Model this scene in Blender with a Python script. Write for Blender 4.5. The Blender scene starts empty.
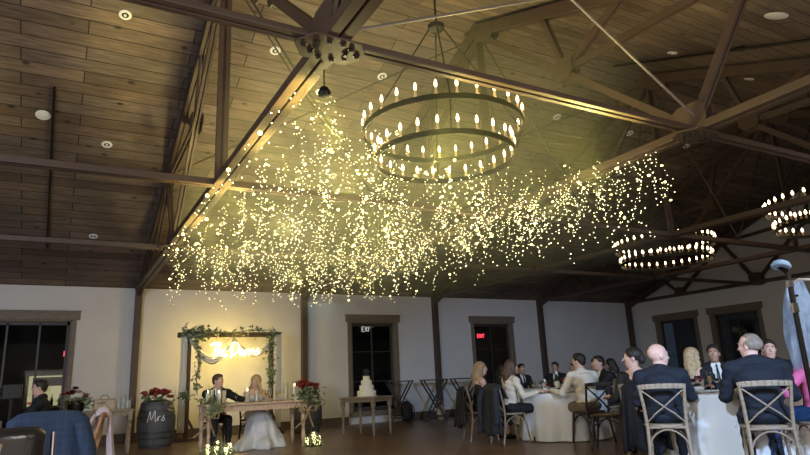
import bpy, bmesh, math, random
import numpy as np
from mathutils import Vector, Matrix, Euler
random.seed(7); np.random.seed(7)
PI=math.pi
C=bpy.context.scene.collection
rad=math.radians
# ------------------------------------------------------------------ materials
MATS={}
def mat(name,col,rough=.6,metal=0,emit=None,es=0,var=0.0,vscale=8,bump=0.0,bscale=60,trans=0,ior=1.45,alpha=1,coat=0):
    if name in MATS: return MATS[name]
    m=bpy.data.materials.new(name); m.use_nodes=True; nt=m.node_tree; b=nt.nodes['Principled BSDF']
    b.inputs['Base Color'].default_value=(*col,1); b.inputs['Roughness'].default_value=rough
    b.inputs['Metallic'].default_value=metal; b.inputs['Transmission Weight'].default_value=trans
    b.inputs['IOR'].default_value=ior; b.inputs['Alpha'].default_value=alpha; b.inputs['Coat Weight'].default_value=coat
    if emit: b.inputs['Emission Color'].default_value=(*emit,1); b.inputs['Emission Strength'].default_value=es
    if var or bump:
        tc=nt.nodes.new('ShaderNodeTexCoord')
        if var:
            n=nt.nodes.new('ShaderNodeTexNoise'); n.inputs['Scale'].default_value=vscale; n.inputs['Detail'].default_value=4
            r=nt.nodes.new('ShaderNodeMapRange'); r.inputs[1].default_value=.3; r.inputs[2].default_value=.7
            r.inputs[3].default_value=1-var; r.inputs[4].default_value=1+var
            mx=nt.nodes.new('ShaderNodeVectorMath'); mx.operation='SCALE'; mx.inputs[0].default_value=col
            nt.links.new(tc.outputs['Object'],n.inputs['Vector']); nt.links.new(n.outputs[0],r.inputs[0])
            nt.links.new(r.outputs[0],mx.inputs['Scale']); nt.links.new(mx.outputs[0],b.inputs['Base Color'])
        if bump:
            n=nt.nodes.new('ShaderNodeTexNoise'); n.inputs['Scale'].default_value=bscale
            bp=nt.nodes.new('ShaderNodeBump'); bp.inputs['Strength'].default_value=bump; bp.inputs['Distance'].default_value=.01
            nt.links.new(tc.outputs['Object'],n.inputs['Vector']); nt.links.new(n.outputs[0],bp.inputs['Height']); nt.links.new(bp.outputs[0],b.inputs['Normal'])
    MATS[name]=m; return m
def planks(name,cols,width,length,rough,rot=0,grain=.35,knots=True,mortar=(.01,.008,.006),msize=.006):
    m=bpy.data.materials.new(name); m.use_nodes=True; nt=m.node_tree; b=nt.nodes['Principled BSDF']; L=nt.links.new; N=nt.nodes.new
    uv=N('ShaderNodeUVMap'); mp=N('ShaderNodeMapping'); mp.inputs['Rotation'].default_value=(0,0,rot); L(uv.outputs[0],mp.inputs[0])
    br=N('ShaderNodeTexBrick'); br.offset=.37; br.inputs['Scale'].default_value=1; br.inputs['Brick Width'].default_value=length
    br.inputs['Row Height'].default_value=width; br.inputs['Mortar Size'].default_value=msize; br.inputs['Mortar Smooth'].default_value=.2
    br.inputs['Color1'].default_value=(0,0,0,1); br.inputs['Color2'].default_value=(1,1,1,1); br.inputs['Mortar'].default_value=(.5,.5,.5,1); br.inputs['Bias'].default_value=0
    L(mp.outputs[0],br.inputs['Vector'])
    cr=N('ShaderNodeValToRGB'); e=cr.color_ramp.elements
    e[0].color=(*cols[0],1); e[1].color=(*cols[-1],1)
    for i,c in enumerate(cols[1:-1]):
        x=e.new((i+1)/(len(cols)-1)); x.color=(*c,1)
    L(br.outputs['Color'],cr.inputs[0])
    m2=N('ShaderNodeMapping'); m2.inputs['Scale'].default_value=(1.2,14,1); L(mp.outputs[0],m2.inputs[0])
    n=N('ShaderNodeTexNoise'); n.inputs['Scale'].default_value=2.2; n.inputs['Detail'].default_value=7; n.inputs['Distortion'].default_value=.6; L(m2.outputs[0],n.inputs['Vector'])
    r=N('ShaderNodeMapRange'); r.inputs[1].default_value=.25; r.inputs[2].default_value=.75; r.inputs[3].default_value=1-grain; r.inputs[4].default_value=1+grain; L(n.outputs[0],r.inputs[0])
    big=N('ShaderNodeTexNoise'); big.inputs['Scale'].default_value=.7; big.inputs['Detail'].default_value=3; L(mp.outputs[0],big.inputs['Vector'])
    r2=N('ShaderNodeMapRange'); r2.inputs[1].default_value=.3; r2.inputs[2].default_value=.7; r2.inputs[3].default_value=.8; r2.inputs[4].default_value=1.2; L(big.outputs[0],r2.inputs[0])
    mu=N('ShaderNodeMath'); mu.operation='MULTIPLY'; L(r.outputs[0],mu.inputs[0]); L(r2.outputs[0],mu.inputs[1])
    val=mu.outputs[0]
    if knots:
        m3=N('ShaderNodeMapping'); m3.inputs['Scale'].default_value=(1.3,2.2,1); L(mp.outputs[0],m3.inputs[0])
        v=N('ShaderNodeTexVoronoi'); v.inputs['Scale'].default_value=1.6; v.inputs['Randomness'].default_value=1; L(m3.outputs[0],v.inputs['Vector'])
        r3=N('ShaderNodeMapRange'); r3.inputs[1].default_value=.06; r3.inputs[2].default_value=.15; r3.inputs[3].default_value=.2; r3.inputs[4].default_value=1; L(v.outputs['Distance'],r3.inputs[0])
        m4=N('ShaderNodeMath'); m4.operation='MULTIPLY'; L(val,m4.inputs[0]); L(r3.outputs[0],m4.inputs[1]); val=m4.outputs[0]
    sc=N('ShaderNodeVectorMath'); sc.operation='SCALE'; L(cr.outputs[0],sc.inputs[0]); L(val,sc.inputs['Scale'])
    mx=N('ShaderNodeMix'); mx.data_type='RGBA'; L(br.outputs['Fac'],mx.inputs[0]); L(sc.outputs[0],mx.inputs[6]); mx.inputs[7].default_value=(*mortar,1)
    L(mx.outputs[2],b.inputs['Base Color']); b.inputs['Roughness'].default_value=rough
    bp=N('ShaderNodeBump'); bp.inputs['Strength'].default_value=.4; bp.inputs['Distance'].default_value=.01; bp.invert=True; L(br.outputs['Fac'],bp.inputs['Height']); L(bp.outputs[0],b.inputs['Normal'])
    return m
def woodmat(name,c,rough=.55,sc=(3,3,25),amt=.3):
    m=mat(name,c,rough); nt=m.node_tree; b=nt.nodes['Principled BSDF']; L=nt.links.new; N=nt.nodes.new
    tc=N('ShaderNodeTexCoord'); mp=N('ShaderNodeMapping'); mp.inputs['Scale'].default_value=sc; L(tc.outputs['Object'],mp.inputs[0])
    n=N('ShaderNodeTexNoise'); n.inputs['Scale'].default_value=3; n.inputs['Detail'].default_value=5; n.inputs['Distortion'].default_value=.8; L(mp.outputs[0],n.inputs['Vector'])
    r=N('ShaderNodeMapRange'); r.inputs[1].default_value=.3; r.inputs[2].default_value=.7; r.inputs[3].default_value=1-amt; r.inputs[4].default_value=1+amt; L(n.outputs[0],r.inputs[0])
    s=N('ShaderNodeVectorMath'); s.operation='SCALE'; s.inputs[0].default_value=c; L(r.outputs[0],s.inputs['Scale']); L(s.outputs[0],b.inputs['Base Color'])
    return m
CEIL=planks('plank_ceiling',[(.092,.063,.045),(.14,.096,.068),(.118,.090,.072),(.175,.122,.088),(.112,.086,.072)],.235,2.2,.8,grain=.45,msize=.008)
FLOORM=planks('parquet_floor',[(.12,.066,.032),(.17,.095,.046),(.20,.115,.058),(.14,.08,.04)],.09,.9,.32,rot=rad(35),grain=.22,knots=False,msize=.002)
WALLM=mat('painted_wall',(.60,.585,.56),.85,var=.03,vscale=1.5,bump=.06,bscale=40)
TRIMM=woodmat('window_trim_wood',(.17,.135,.095),.6)
BASEM=woodmat('baseboard_wood',(.10,.075,.055),.5,sc=(25,3,3))
STEEL=mat('brown_painted_steel',(.068,.043,.030),.5,metal=0,var=.12,vscale=3)
STEELD=mat('dark_bolt_steel',(.05,.04,.035),.4,metal=.6)
IRON=mat('black_iron',(.02,.018,.016),.45,metal=.7)
GREY=mat('galvanised_rod',(.16,.14,.14),.5,metal=.3)
DARKGLASS=mat('window_glass',(.02,.025,.03),.06,trans=0.0,alpha=1)
NIGHT=mat('night_outside',(.012,.014,.02),.9)
# ------------------------------------------------------------------ object helpers
class MB:
    def __init__(s): s.v=[]; s.f=[]; s.mi=[]
    def add(s,vs,fs,m=0):
        o=len(s.v); s.v+= [tuple(v) for v in vs]; s.f+=[tuple(i+o for i in f) for f in fs]; s.mi+=[m]*len(fs); return s
    def box(s,lo,hi,m=0,M=None):
        x0,y0,z0=lo; x1,y1,z1=hi
        vs=[Vector(p) for p in((x0,y0,z0),(x1,y0,z0),(x1,y1,z0),(x0,y1,z0),(x0,y0,z1),(x1,y0,z1),(x1,y1,z1),(x0,y1,z1))]
        if M is not None: vs=[M@v for v in vs]
        return s.add(vs,[(0,3,2,1),(4,5,6,7),(0,1,5,4),(1,2,6,5),(2,3,7,6),(3,0,4,7)],m)
    def bar(s,p,q,w,h,m=0,up=(0,0,1),off=0):
        p=Vector(p);q=Vector(q);d=(q-p);L=d.length;d.normalize();u=Vector(up)
        x=d.cross(u)
        if x.length<1e-3: x=d.cross(Vector((1,0,0)))
        x.normalize(); y=x.cross(d)
        M=Matrix(((x.x,y.x,d.x,p.x),(x.y,y.y,d.y,p.y),(x.z,y.z,d.z,p.z),(0,0,0,1)))
        return s.box((-w/2+off,-h/2,0),(w/2+off,h/2,L),m,M)
    def tube(s,pts,r,n=8,m=0,closed=False,cap=True):
        pts=[Vector(p) for p in pts]; N=len(pts)
        rs=r if isinstance(r,(list,tuple)) else [r]*N
        o=len(s.v); prev=None
        for i,p in enumerate(pts):
            if closed: t=pts[(i+1)%N]-pts[i-1]
            else: t=pts[min(i+1,N-1)]-pts[max(i-1,0)]
            t.normalize()
            if prev is None:
                a=Vector((0,0,1)) if abs(t.z)<.9 else Vector((1,0,0)); x=t.cross(a).normalized()
            else: x=(prev-t*prev.dot(t)).normalized()
            prev=x; y=t.cross(x)
            for k in range(n):
                a=2*PI*k/n; s.v.append(tuple(p+(x*math.cos(a)+y*math.sin(a))*rs[i]))
        for i in range(N if closed else N-1):
            j=(i+1)%N
            for k in range(n): s.f.append((o+i*n+k,o+i*n+(k+1)%n,o+j*n+(k+1)%n,o+j*n+k)); s.mi.append(m)
        if cap and not closed:
            s.f.append(tuple(o+k for k in range(n))[::-1]); s.mi.append(m)
            s.f.append(tuple(o+(N-1)*n+k for k in range(n))); s.mi.append(m)
        return s
    def lathe(s,prof,c=(0,0,0),n=20,m=0,M=None,ripple=None):
        o=len(s.v); P=len(prof)
        for (r,z) in prof:
            for k in range(n):
                a=2*PI*k/n; rr=r if ripple is None else ripple(r,z,a)
                v=Vector((rr*math.cos(a),rr*math.sin(a),z))
                if M is not None: v=M@v
                s.v.append((v.x+c[0],v.y+c[1],v.z+c[2]))
        for i in range(P-1):
            for k in range(n): s.f.append((o+i*n+k,o+i*n+(k+1)%n,o+(i+1)*n+(k+1)%n,o+(i+1)*n+k)); s.mi.append(m)
        s.f.append(tuple(o+k for k in range(n))[::-1]); s.mi.append(m)
        s.f.append(tuple(o+(P-1)*n+k for k in range(n))); s.mi.append(m)
        return s
    def prism(s,poly,d0,d1,M=None,m=0):
        # poly in XY, extruded in Z
        n=len(poly); vs=[Vector((x,y,d0)) for x,y in poly]+[Vector((x,y,d1)) for x,y in poly]
        if M is not None: vs=[M@v for v in vs]
        return s.add(vs,[tuple(range(n))[::-1],tuple(range(n,2*n))]+[(i,(i+1)%n,n+(i+1)%n,n+i) for i in range(n)],m)
    def leaf(s,p,d,nrm,l,w,m=0):
        p=Vector(p);d=Vector(d).normalized();x=d.cross(Vector(nrm))
        if x.length<1e-3: x=d.cross(Vector((.3,.5,.8)))
        x.normalize(); n=x.cross(d)
        vs=[p,p+d*l*.35+x*w*.5+n*l*.05,p+d*l*.35-x*w*.5+n*l*.05,p+d*l*.75+x*w*.35,p+d*l*.75-x*w*.35,p+d*l-n*l*.08,p+d*l*.4-n*l*.03,p+d*l*.75-n*l*.06]
        return s.add(vs,[(0,1,6),(0,6,2),(1,3,7,6),(2,6,7,4),(3,5,7),(4,7,5)],m)
    def build(s,name,mats,parent=None,smooth=False,loc=None,bevel=0):
        me=bpy.data.meshes.new(name); me.from_pydata(s.v,[],s.f); me.update()
        if not isinstance(mats,(list,tuple)): mats=[mats]
        for m in mats: me.materials.append(m)
        if len(mats)>1: me.polygons.foreach_set('material_index',s.mi)
        if smooth:
            me.polygons.foreach_set('use_smooth',[True]*len(me.polygons))
        bm=bmesh.new(); bm.from_mesh(me); bmesh.ops.recalc_face_normals(bm,faces=bm.faces); bm.to_mesh(me); bm.free()
        if smooth:
            try: me.set_sharp_from_angle(angle=rad(45))
            except Exception: pass
        o=bpy.data.objects.new(name,me); C.objects.link(o)
        if parent: o.parent=parent
        if loc: o.location=loc
        if bevel:
            b=o.modifiers.new('bevel','BEVEL'); b.width=bevel; b.segments=2; b.limit_method='ANGLE'
        return o
def tag(o,label=None,cat=None,group=None,kind=None):
    if label: o['label']=label
    if cat: o['category']=cat
    if group: o['group']=group
    if kind: o['kind']=kind
    return o
def thing(name,label,cat,loc=(0,0,0),rz=0,group=None):
    o=bpy.data.objects.new(name,None); C.objects.link(o); o.location=loc; o.rotation_euler=(0,0,rz); o.empty_display_size=.1
    return tag(o,label,cat,group)
def kids(o): return [c for c in C.objects if c.parent==o]
def copy_tree(o,parent=None):
    c=o.copy(); C.objects.link(c)
    if parent: c.parent=parent
    for ch in kids(o): copy_tree(ch,c)
    return c
def face_to(loc,target):   # rotation so that local +Y looks at target
    return math.atan2(target[1]-loc[1],target[0]-loc[0])-PI/2
# ------------------------------------------------------------------ room shell
XW,XE,YS,YN=-4.6,18.05,-1.35,15.4
YR,ZR,ZE=7.05,6.62,3.35
SL=(ZR-ZE)/(YN-YR)
def ceil_z(y): return ZR-SL*abs(y-YR)+.08
def struct(mb,name,m,**k): return tag(mb.build(name,m,**k),kind='structure')
def uvquad(name,pts,uvs,m,thick):
    me=bpy.data.meshes.new(name); n=(Vector(pts[1])-Vector(pts[0])).cross(Vector(pts[3])-Vector(pts[0])).normalized()*thick
    vs=[Vector(p) for p in pts]+[Vector(p)-n for p in pts]
    me.from_pydata([tuple(v) for v in vs],[],[(0,1,2,3),(7,6,5,4),(0,4,5,1),(1,5,6,2),(2,6,7,3),(3,7,4,0)])
    l=me.uv_layers.new(name='UVMap'); uu=list(uvs)+list(uvs)
    for p in me.polygons:
        for li in p.loop_indices: l.data[li].uv=uu[me.loops[li].vertex_index]
    me.materials.append(m); o=bpy.data.objects.new(name,me); C.objects.link(o); o['kind']='structure'; return o
uvquad('floor',[(XW,YS,0),(XE,YS,0),(XE,YN,0),(XW,YN,0)],[(XW,YS),(XE,YS),(XE,YN),(XW,YN)],FLOORM,.1)
sl=math.hypot(YN-YR,ZR-ZE)
me=bpy.data.meshes.new('ceiling')
zr,ze=ceil_z(YR),ceil_z(YN)
vs=[(XW,YN,ze),(XE,YN,ze),(XE,YR,zr),(XW,YR,zr),(XE,YS,ceil_z(YS)),(XW,YS,ceil_z(YS))]
vs+= [(x,y,z+.12) for x,y,z in vs]
me.from_pydata(vs,[],[(0,1,2,3),(3,2,4,5),(9,8,7,6),(11,10,8,9),(0,6,7,1),(5,4,10,11),(1,7,8,2),(2,8,10,4),(0,3,9,6),(3,5,11,9)])
l=me.uv_layers.new(name='UVMap')
for p in me.polygons:
    for li in p.loop_indices:
        x,y,z=me.vertices[me.loops[li].vertex_index].co; l.data[li].uv=(x,(y-YR)*sl/(YN-YR))
me.materials.append(CEIL); o=bpy.data.objects.new('ceiling',me); C.objects.link(o); o['kind']='structure'
# walls with window openings  (north: holes in X,Z)
def wall_holes(name,u0,u1,z0,z1,holes,place):
    mb=MB(); us=sorted({u0,u1,*[h[0] for h in holes],*[h[1] for h in holes]})
    for a,b in zip(us,us[1:]):
        hs=[h for h in holes if h[0]<=a+1e-6 and h[1]>=b-1e-6]
        segs=[(z0,z1)] if not hs else [(z0,hs[0][2]),(hs[0][3],z1)]
        for s0,s1 in segs:
            if s1-s0>.001: lo,hi=place(a,b,s0,s1); mb.box(lo,hi)
    return struct(mb,name,WALLM)
WN=[(-1.6,.2,.0,2.68),(6.93,8.27,.28,2.68),(11.03,12.44,.28,2.68)]
wall_holes('wall_north',XW,XE,0,ze,WN,lambda a,b,s0,s1:((a,YN,s0),(b,YN+.2,s1)))
WE=[(10.75,12.2,.28,2.66),(12.88,14.28,.28,2.66)]
wall_holes('wall_east',YS,YN,0,ceil_z(YS),WE,lambda a,b,s0,s1:((XE,a,s0),(XE+.2,b,s1)))
mb=MB(); M=Matrix(((0,0,1,XE),(1,0,0,0),(0,1,0,0),(0,0,0,1)))
mb.prism([(YS,ceil_z(YS)),(YN,ceil_z(YN)),(YR,ceil_z(YR))],0,.2,M); struct(mb,'wall_east_gable',WALLM)
mb=MB(); M=Matrix(((0,0,1,XW-.2),(1,0,0,0),(0,1,0,0),(0,0,0,1)))
mb.prism([(YS,0),(YN,0),(YN,ceil_z(YN)),(YR,ceil_z(YR)),(YS,ceil_z(YS))],0,.2,M); struct(mb,'wall_west',WALLM)
struct(MB().box((XW,YS-.2,0),(XE,YS,ceil_z(YS))),'wall_south',WALLM)
bb=MB()
for a,b in ((.32,6.8),(8.4,10.9),(12.57,XE)): bb.box((a,YN-.025,0),(b,YN-.001,.19)).box((a,YN-.035,.17),(b,YN-.001,.20))
struct(bb,'baseboard_north',BASEM)
struct(MB().box((XE-.025,YS,0),(XE-.001,YN,.19)),'baseboard_east',BASEM)
# windows
GLASS=mat('clear_glass_pane',(.55,.62,.62),.03,trans=1,ior=1.45)
WB=mat('window_sash_dark',(.04,.035,.03),.5)
def window(n,side,u0,u1,z0,z1,mull,rows,lw=.10):
    # side 'n': u = x at wall y ; side 'e': u=y at wall x
    root=bpy.data.objects.new('window_%d'%n,None); C.objects.link(root); root['kind']='structure'
    if side=='n': root.location=((u0+u1)/2,YN,z0); root.rotation_euler=(0,0,0); w=u1-u0
    else: root.location=(XE,(u0+u1)/2,z0); root.rotation_euler=(0,0,-PI/2); w=u1-u0
    h=z1-z0; W=w/2   # local: x along the wall, -y into the room
    t=MB(); t.box((-W-lw,-.035,0 if z0<.1 else -.1),(-W,0,h)).box((W,-.035,0 if z0<.1 else -.1),(W+lw,0,h))
    if z0>.1: t.box((-W-lw,-.05,-.1),(W+lw,0,-.0))
    t.box((-W,0,0),(-W+.03,.2,h)).box((W-.03,0,0),(W,.2,h)).box((-W,0,h-.03),(W,.2,h)).box((-W,0,0),(W,.2,.03))
    t.build('casing',TRIMM,root,bevel=.004)
    MB().box((-W-lw-.06,-.055,h),(W+lw+.06,0,h+.2)).box((-W-lw-.075,-.07,h+.17),(W+lw+.075,0,h+.205)).build('header',TRIMM,root,bevel=.005)
    s=MB(); 
    s.box((-W+.03,.10,.03),(-W+.09,.14,h-.03)).box((W-.09,.10,.03),(W-.03,.14,h-.03)).box((-W+.03,.10,h-.10),(W-.03,.14,h-.03)).box((-W+.03,.10,.03),(W-.03,.14,.14))
    for k in range(1,mull): x=-W+w*k/mull; s.box((x-.02,.10,.1),(x+.02,.14,h-.05))
    for k in range(1,rows): z=h*k/rows; s.box((-W+.05,.11,z-.01),(W-.05,.13,z+.01))
    s.build('sash',WB,root)
    MB().box((-W+.05,.117,.05),(W-.05,.123,h-.05)).build('glass_pane',GLASS,root)
    return root
window(1,'n',-1.6,.2,0.0,2.68,3,1,.09)
window(2,'n',6.93,8.27,.28,2.68,2,3,.11)
window(3,'n',11.03,12.44,.28,2.68,2,3,.11)
window(4,'e',10.75,12.2,.28,2.66,2,2,.12)
window(5,'e',12.88,14.28,.28,2.66,2,2,.12)
# added dark porch beyond the glass; its lit niche imitates a reflected bar
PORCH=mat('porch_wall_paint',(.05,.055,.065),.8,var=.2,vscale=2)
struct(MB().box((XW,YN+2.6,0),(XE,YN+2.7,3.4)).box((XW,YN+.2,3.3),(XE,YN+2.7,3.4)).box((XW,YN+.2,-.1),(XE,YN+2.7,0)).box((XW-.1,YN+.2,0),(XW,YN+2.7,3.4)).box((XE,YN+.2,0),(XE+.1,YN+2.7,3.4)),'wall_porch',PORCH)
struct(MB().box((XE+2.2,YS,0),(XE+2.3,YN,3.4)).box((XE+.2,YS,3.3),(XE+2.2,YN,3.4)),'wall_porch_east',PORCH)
t=thing('niche_reflection','stand-in for the lit bar reflected in the tall left window, built behind its glass','bar niche',(-.2,YN+2.3,.85))
NICHE=mat('niche_reflection_panel',(.5,.45,.3),.6,emit=(1,.83,.45),es=.55)  # brightness of the reflected bar put into the panel as emission
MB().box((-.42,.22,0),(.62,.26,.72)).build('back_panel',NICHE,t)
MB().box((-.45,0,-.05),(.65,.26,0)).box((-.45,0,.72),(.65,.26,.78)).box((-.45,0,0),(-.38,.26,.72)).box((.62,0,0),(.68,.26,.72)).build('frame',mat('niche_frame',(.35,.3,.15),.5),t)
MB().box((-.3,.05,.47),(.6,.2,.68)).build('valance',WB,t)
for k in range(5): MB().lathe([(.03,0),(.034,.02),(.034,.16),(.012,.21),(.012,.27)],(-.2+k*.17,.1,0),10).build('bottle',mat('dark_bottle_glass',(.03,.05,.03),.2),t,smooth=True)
# ------------------------------------------------------------------ stroke lettering
GL={ # each glyph : (advance, list of polylines) on a unit x-height grid (cap height 1)
'E':(.6,[[(.5,1),(0,1),(0,0),(.5,0)],[(0,.5),(.42,.5)]]),'X':(.65,[[(0,0),(.55,1)],[(0,1),(.55,0)]]),'I':(.25,[[(.08,0),(.08,1)]]),'T':(.65,[[(0,1),(.6,1)],[(.3,1),(.3,0)]]),
'C':(.65,[[(.55,.85),(.3,1),(.05,.75),(0,.5),(.05,.2),(.3,0),(.55,.15)]]),'A':(.68,[[(0,0),(.3,1),(.6,0)],[(.12,.4),(.48,.4)]]),'R':(.65,[[(0,0),(0,1),(.4,.97),(.5,.78),(.38,.55),(0,.5)],[(.25,.5),(.55,0)]]),
'D':(.66,[[(0,0),(0,1),(.3,.95),(.52,.7),(.55,.45),(.42,.12),(.2,0),(0,0)]]),'S':(.55,[[(.48,.88),(.3,1),(.05,.85),(.06,.62),(.42,.42),(.46,.16),(.22,0),(0,.12)]])}
def stroke_text(mb,word,x,z,h,y,r,n=5):
    for ch in word:
        adv,st=GL[ch]
        for pl in st: mb.tube([(x+a*h,y,z+b*h) for a,b in pl],r,n)
        x+=adv*h+.12*h
    return x
REDL=mat('exit_reflection_red',(.8,.05,.05),.5,emit=(1,.05,.08),es=4)  # reflected EXIT signs, built as glowing letters behind the glass
t=thing('exit_reflection','stand-in for a red EXIT sign reflected in the tall left window','exit sign reflection',(.22,YN+2.45,2.02))
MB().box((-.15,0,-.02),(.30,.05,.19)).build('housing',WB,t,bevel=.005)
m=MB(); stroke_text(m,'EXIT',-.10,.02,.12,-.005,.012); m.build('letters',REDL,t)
t=thing('exit_reflection','stand-in for a red EXIT sign reflected in the third dark window','exit sign reflection',(13.0,YN+2.45,2.4))
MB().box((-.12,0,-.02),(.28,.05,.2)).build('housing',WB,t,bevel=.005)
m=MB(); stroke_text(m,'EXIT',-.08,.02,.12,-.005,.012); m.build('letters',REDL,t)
PALEL=mat('exit_reflection_pale',(.8,.8,.75),.5,emit=(.9,.9,.8),es=.9)
t=thing('exit_reflection','stand-in for a pale EXIT sign reflected in the window over the cake','exit sign reflection',(8.55,YN+2.45,2.62))
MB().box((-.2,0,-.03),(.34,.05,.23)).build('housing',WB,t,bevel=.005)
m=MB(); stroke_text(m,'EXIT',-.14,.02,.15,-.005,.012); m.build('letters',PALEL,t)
# ------------------------------------------------------------------ roof trusses
TX=[1.52,5.56,9.62,13.68,17.86]
def rz_(y): return ZR-SL*abs(y-YR)-.08
def truss_parts(t,plates=True,gable=False):
    zb=3.42
    # posts against both side walls
    for y in (YN-.08,YS+.08):
        MB().box((-.07,y-.08,0),(.07,y+.08,3.45)).build('post',STEEL,t,bevel=.006)
    for y in (YN-.08,YS+.08):
        m=MB(); m.bar((0,y,rz_(y)-.02),(0,YR,ZR-.1),.15,.2,up=(1,0,0)) if False else m.bar((-.036,y,rz_(y)),(-.036,YR,ZR-.08),.055,.17).bar((.036,y,rz_(y)),(.036,YR,ZR-.08),.055,.17)
        m.build('rafter',STEEL,t)
    m=MB()
    for s in(-.051,.051): m.bar((s,YS+.1,zb),(s,YN-.1,zb),.084,.085)
    m.build('bottom_chord',STEEL,t,bevel=.006)
    def web(p,q,w=.05,h=.1,dbl=True):
        m=MB()
        if dbl:
            for s in(-.028,.028): m.bar((s,p[0],p[1]),(s,q[0],q[1]),w*.75,h)
        else: m.bar((0,p[0],p[1]),(0,q[0],q[1]),w,h)
        m.build('web_strut',STEEL,t)
    web((YR,3.45),(YR,ZR-.15),.045,.09)
    t_=t
    for sg in(1,-1):
        Y=lambda y:YR+sg*(y-YR)
        A=(Y(3.62),3.45); Mn=(Y(5.26),4.93); R1=(Y(2.72),rz_(2.72)-.05); rg=(YR-sg*.05,ZR-.2)
        web(A,rg,.045,.085); web(A,R1,.045,.085); web(Mn,(Y(5.6),rz_(5.6)),.04,.07); web(Mn,(Y(4.2),rz_(4.2)),.04,.09); web(Mn,R1,.04,.08)
        N1=(Y(1.0),3.45); web(N1,R1,.04,.09); web(N1,(Y(.45),rz_(.45)),.04,.07)
        # gusset plates (vertical, either side)
        def gus(y,z,w,h,poly=None):
            for s in(-.075,.065):
                m=MB()
                M=Matrix(((0,0,1,s),(1,0,0,y),(0,1,0,z),(0,0,0,1)))
                m.prism(poly or [(-w,-h*.4),(-w*.6,-h),(w*.6,-h),(w,-h*.4),(w,h*.6),(w*.5,h),(-w*.5,h),(-w,h*.6)],0,.012,M)
                m.build('gusset_plate',STEEL,t)
        gus(Mn[0],Mn[1],.17,.15); gus(N1[0],N1[1]+.08,.16,.13); gus(R1[0],R1[1]+.02,.17,.12); gus(A[0],A[1]+.1,.2,.15)
        if plates:
            y=Y(3.62); m=MB(); m.prism([(-.26,-.025),(-.17,-.16),(.17,-.16),(.26,-.025),(.26,.025),(.17,.16),(-.17,.16),(-.26,.025)],-.06,-.045,Matrix.Translation((0,y,zb)))
            g=m.build('gusset_plate',STEEL,t)
            for (bx,by) in ((-.20,0),(-.13,.06),(-.13,-.07),(-.11,-.005),(.20,0),(.13,.06),(.13,-.07),(.11,-.005),(-.05,.11),(.05,.11),(-.05,-.11),(.05,-.11)):
                MB().lathe([(.018,-.087),(.018,-.067),(.028,-.066),(.028,-.058)],(bx,y+by,zb),6).build('bolt',STEELD,g)
    M=[(-.42,-.30),(-.25,-.36),(0,-.22),(.25,-.36),(.42,-.30),(.45,-.10),(0,.10),(-.45,-.10)]
    gus(YR,ZR-.08,0,0,M)
descr=['brown steel roof truss nearest the camera above the barrel with white script','brown steel roof truss whose post stands beside the right-hand flower barrel','brown steel roof truss whose post rises behind the cocktail tables','brown steel roof truss whose post stands on the long wall right of the third window']
t0=None
for i,x in enumerate(TX[:4]):
    if t0 is None:
        t0=thing('roof_truss',descr[0],'roof truss',(x,0,0),0,'roof trusses'); truss_parts(t0)
    else:
        c=copy_tree(t0); c.location=(x,0,0); c['label']=descr[i]
c=copy_tree(t0); c.location=(TX[4],0,0); c['label']='brown steel roof truss fixed flat against the white gable wall'
# longitudinal ties
def tie(y,label,w,h):
    m=MB()
    xs=[XW]+TX+[XE]
    for s in((-w/4-.012),(w/4+.012)): m.box((XW+.02,y+s-w/4,3.42-h/2),(XE-.02,y+s+w/4,3.42+h/2))
    tag(m.build('tie_beam',STEEL,bevel=.005),label,'tie beam','long tie beams running between the trusses')
tie(3.62,'brown tie beam running nearest the camera, just above the large chandelier',.095,.05)
tie(YR,'brown tie beam running under the ridge between the truss centres',.10,.08)
tie(10.75,'brown tie beam running closest to the long back wall',.10,.08)
# sway rods and wind bracing
RODM=mat('thin_brown_rod',(.05,.035,.025),.5,metal=.3)
rods=[]
zt=lambda y:ceil_z(y)-.1
for i in range(3):
    a,b=TX[i],TX[i+1]
    rods+=[((a,11.2,4.88),(b,YR+.1,6.45),'thin brace rod climbing the north slope'),((a,YR+.1,6.45),(b,11.2,4.88),'thin brace rod descending the north slope')]
for i in range(3):
    a,b=TX[i],TX[i+1]
    rods+=[((a+.1,YR,6.35),((a+b)/2,YR,3.5),'brace rod dropping to the centre tie'),((b-.1,YR,6.35),((a+b)/2,YR,3.5),'brace rod rising from the centre tie')]
bayn=['in the fairy light bay','in the bay beyond the fairy lights','in the far bay by the double chandelier']
for k,(p,q,lb) in enumerate(rods):
    m=MB().tube([p,q],.014,6); tag(m.build('brace_rod',RODM),lb+' '+bayn[(k%6)//2 if k<6 else ((k-6)//2)%3],'brace rod','thin roof brace rods')
tag(MB().tube([(1.55,3.62,3.5),(5.5,3.62,5.22)],.013,8).build('sway_rod',GREY),'light grey sway rod rising rightwards from the lit bolted plate at top centre','brace rod')
tag(MB().tube([(5.5,3.55,3.55),(4.02,3.62,4.51),(3.2,3.65,5.05)],.013,8).build('sway_rod',GREY),'light grey sway rod slanting down to the right-hand bolted plate','brace rod')
tag(MB().tube([(-.38,9.8,ceil_z(9.8)-.05),(-.38,13.9,ceil_z(13.9)-.05)],.02,8).build('sprinkler_pipe',IRON),'thin black sprinkler pipe on the ceiling at far left','pipe')
t=thing('sprinkler_pipe','thin dark sprinkler pipe with a coupling crossing the upper right ceiling','pipe',(8.65,0,0))
MB().tube([(0,7.0,ceil_z(7.0)-.09),(0,1.5,ceil_z(1.5)-.06)],.022,8).build('pipe_run',IRON,t); MB().tube([(0,4.75,ceil_z(4.75)-.068),(0,4.62,ceil_z(4.62)-.068)],.036,8).build('coupling',IRON,t)
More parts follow.
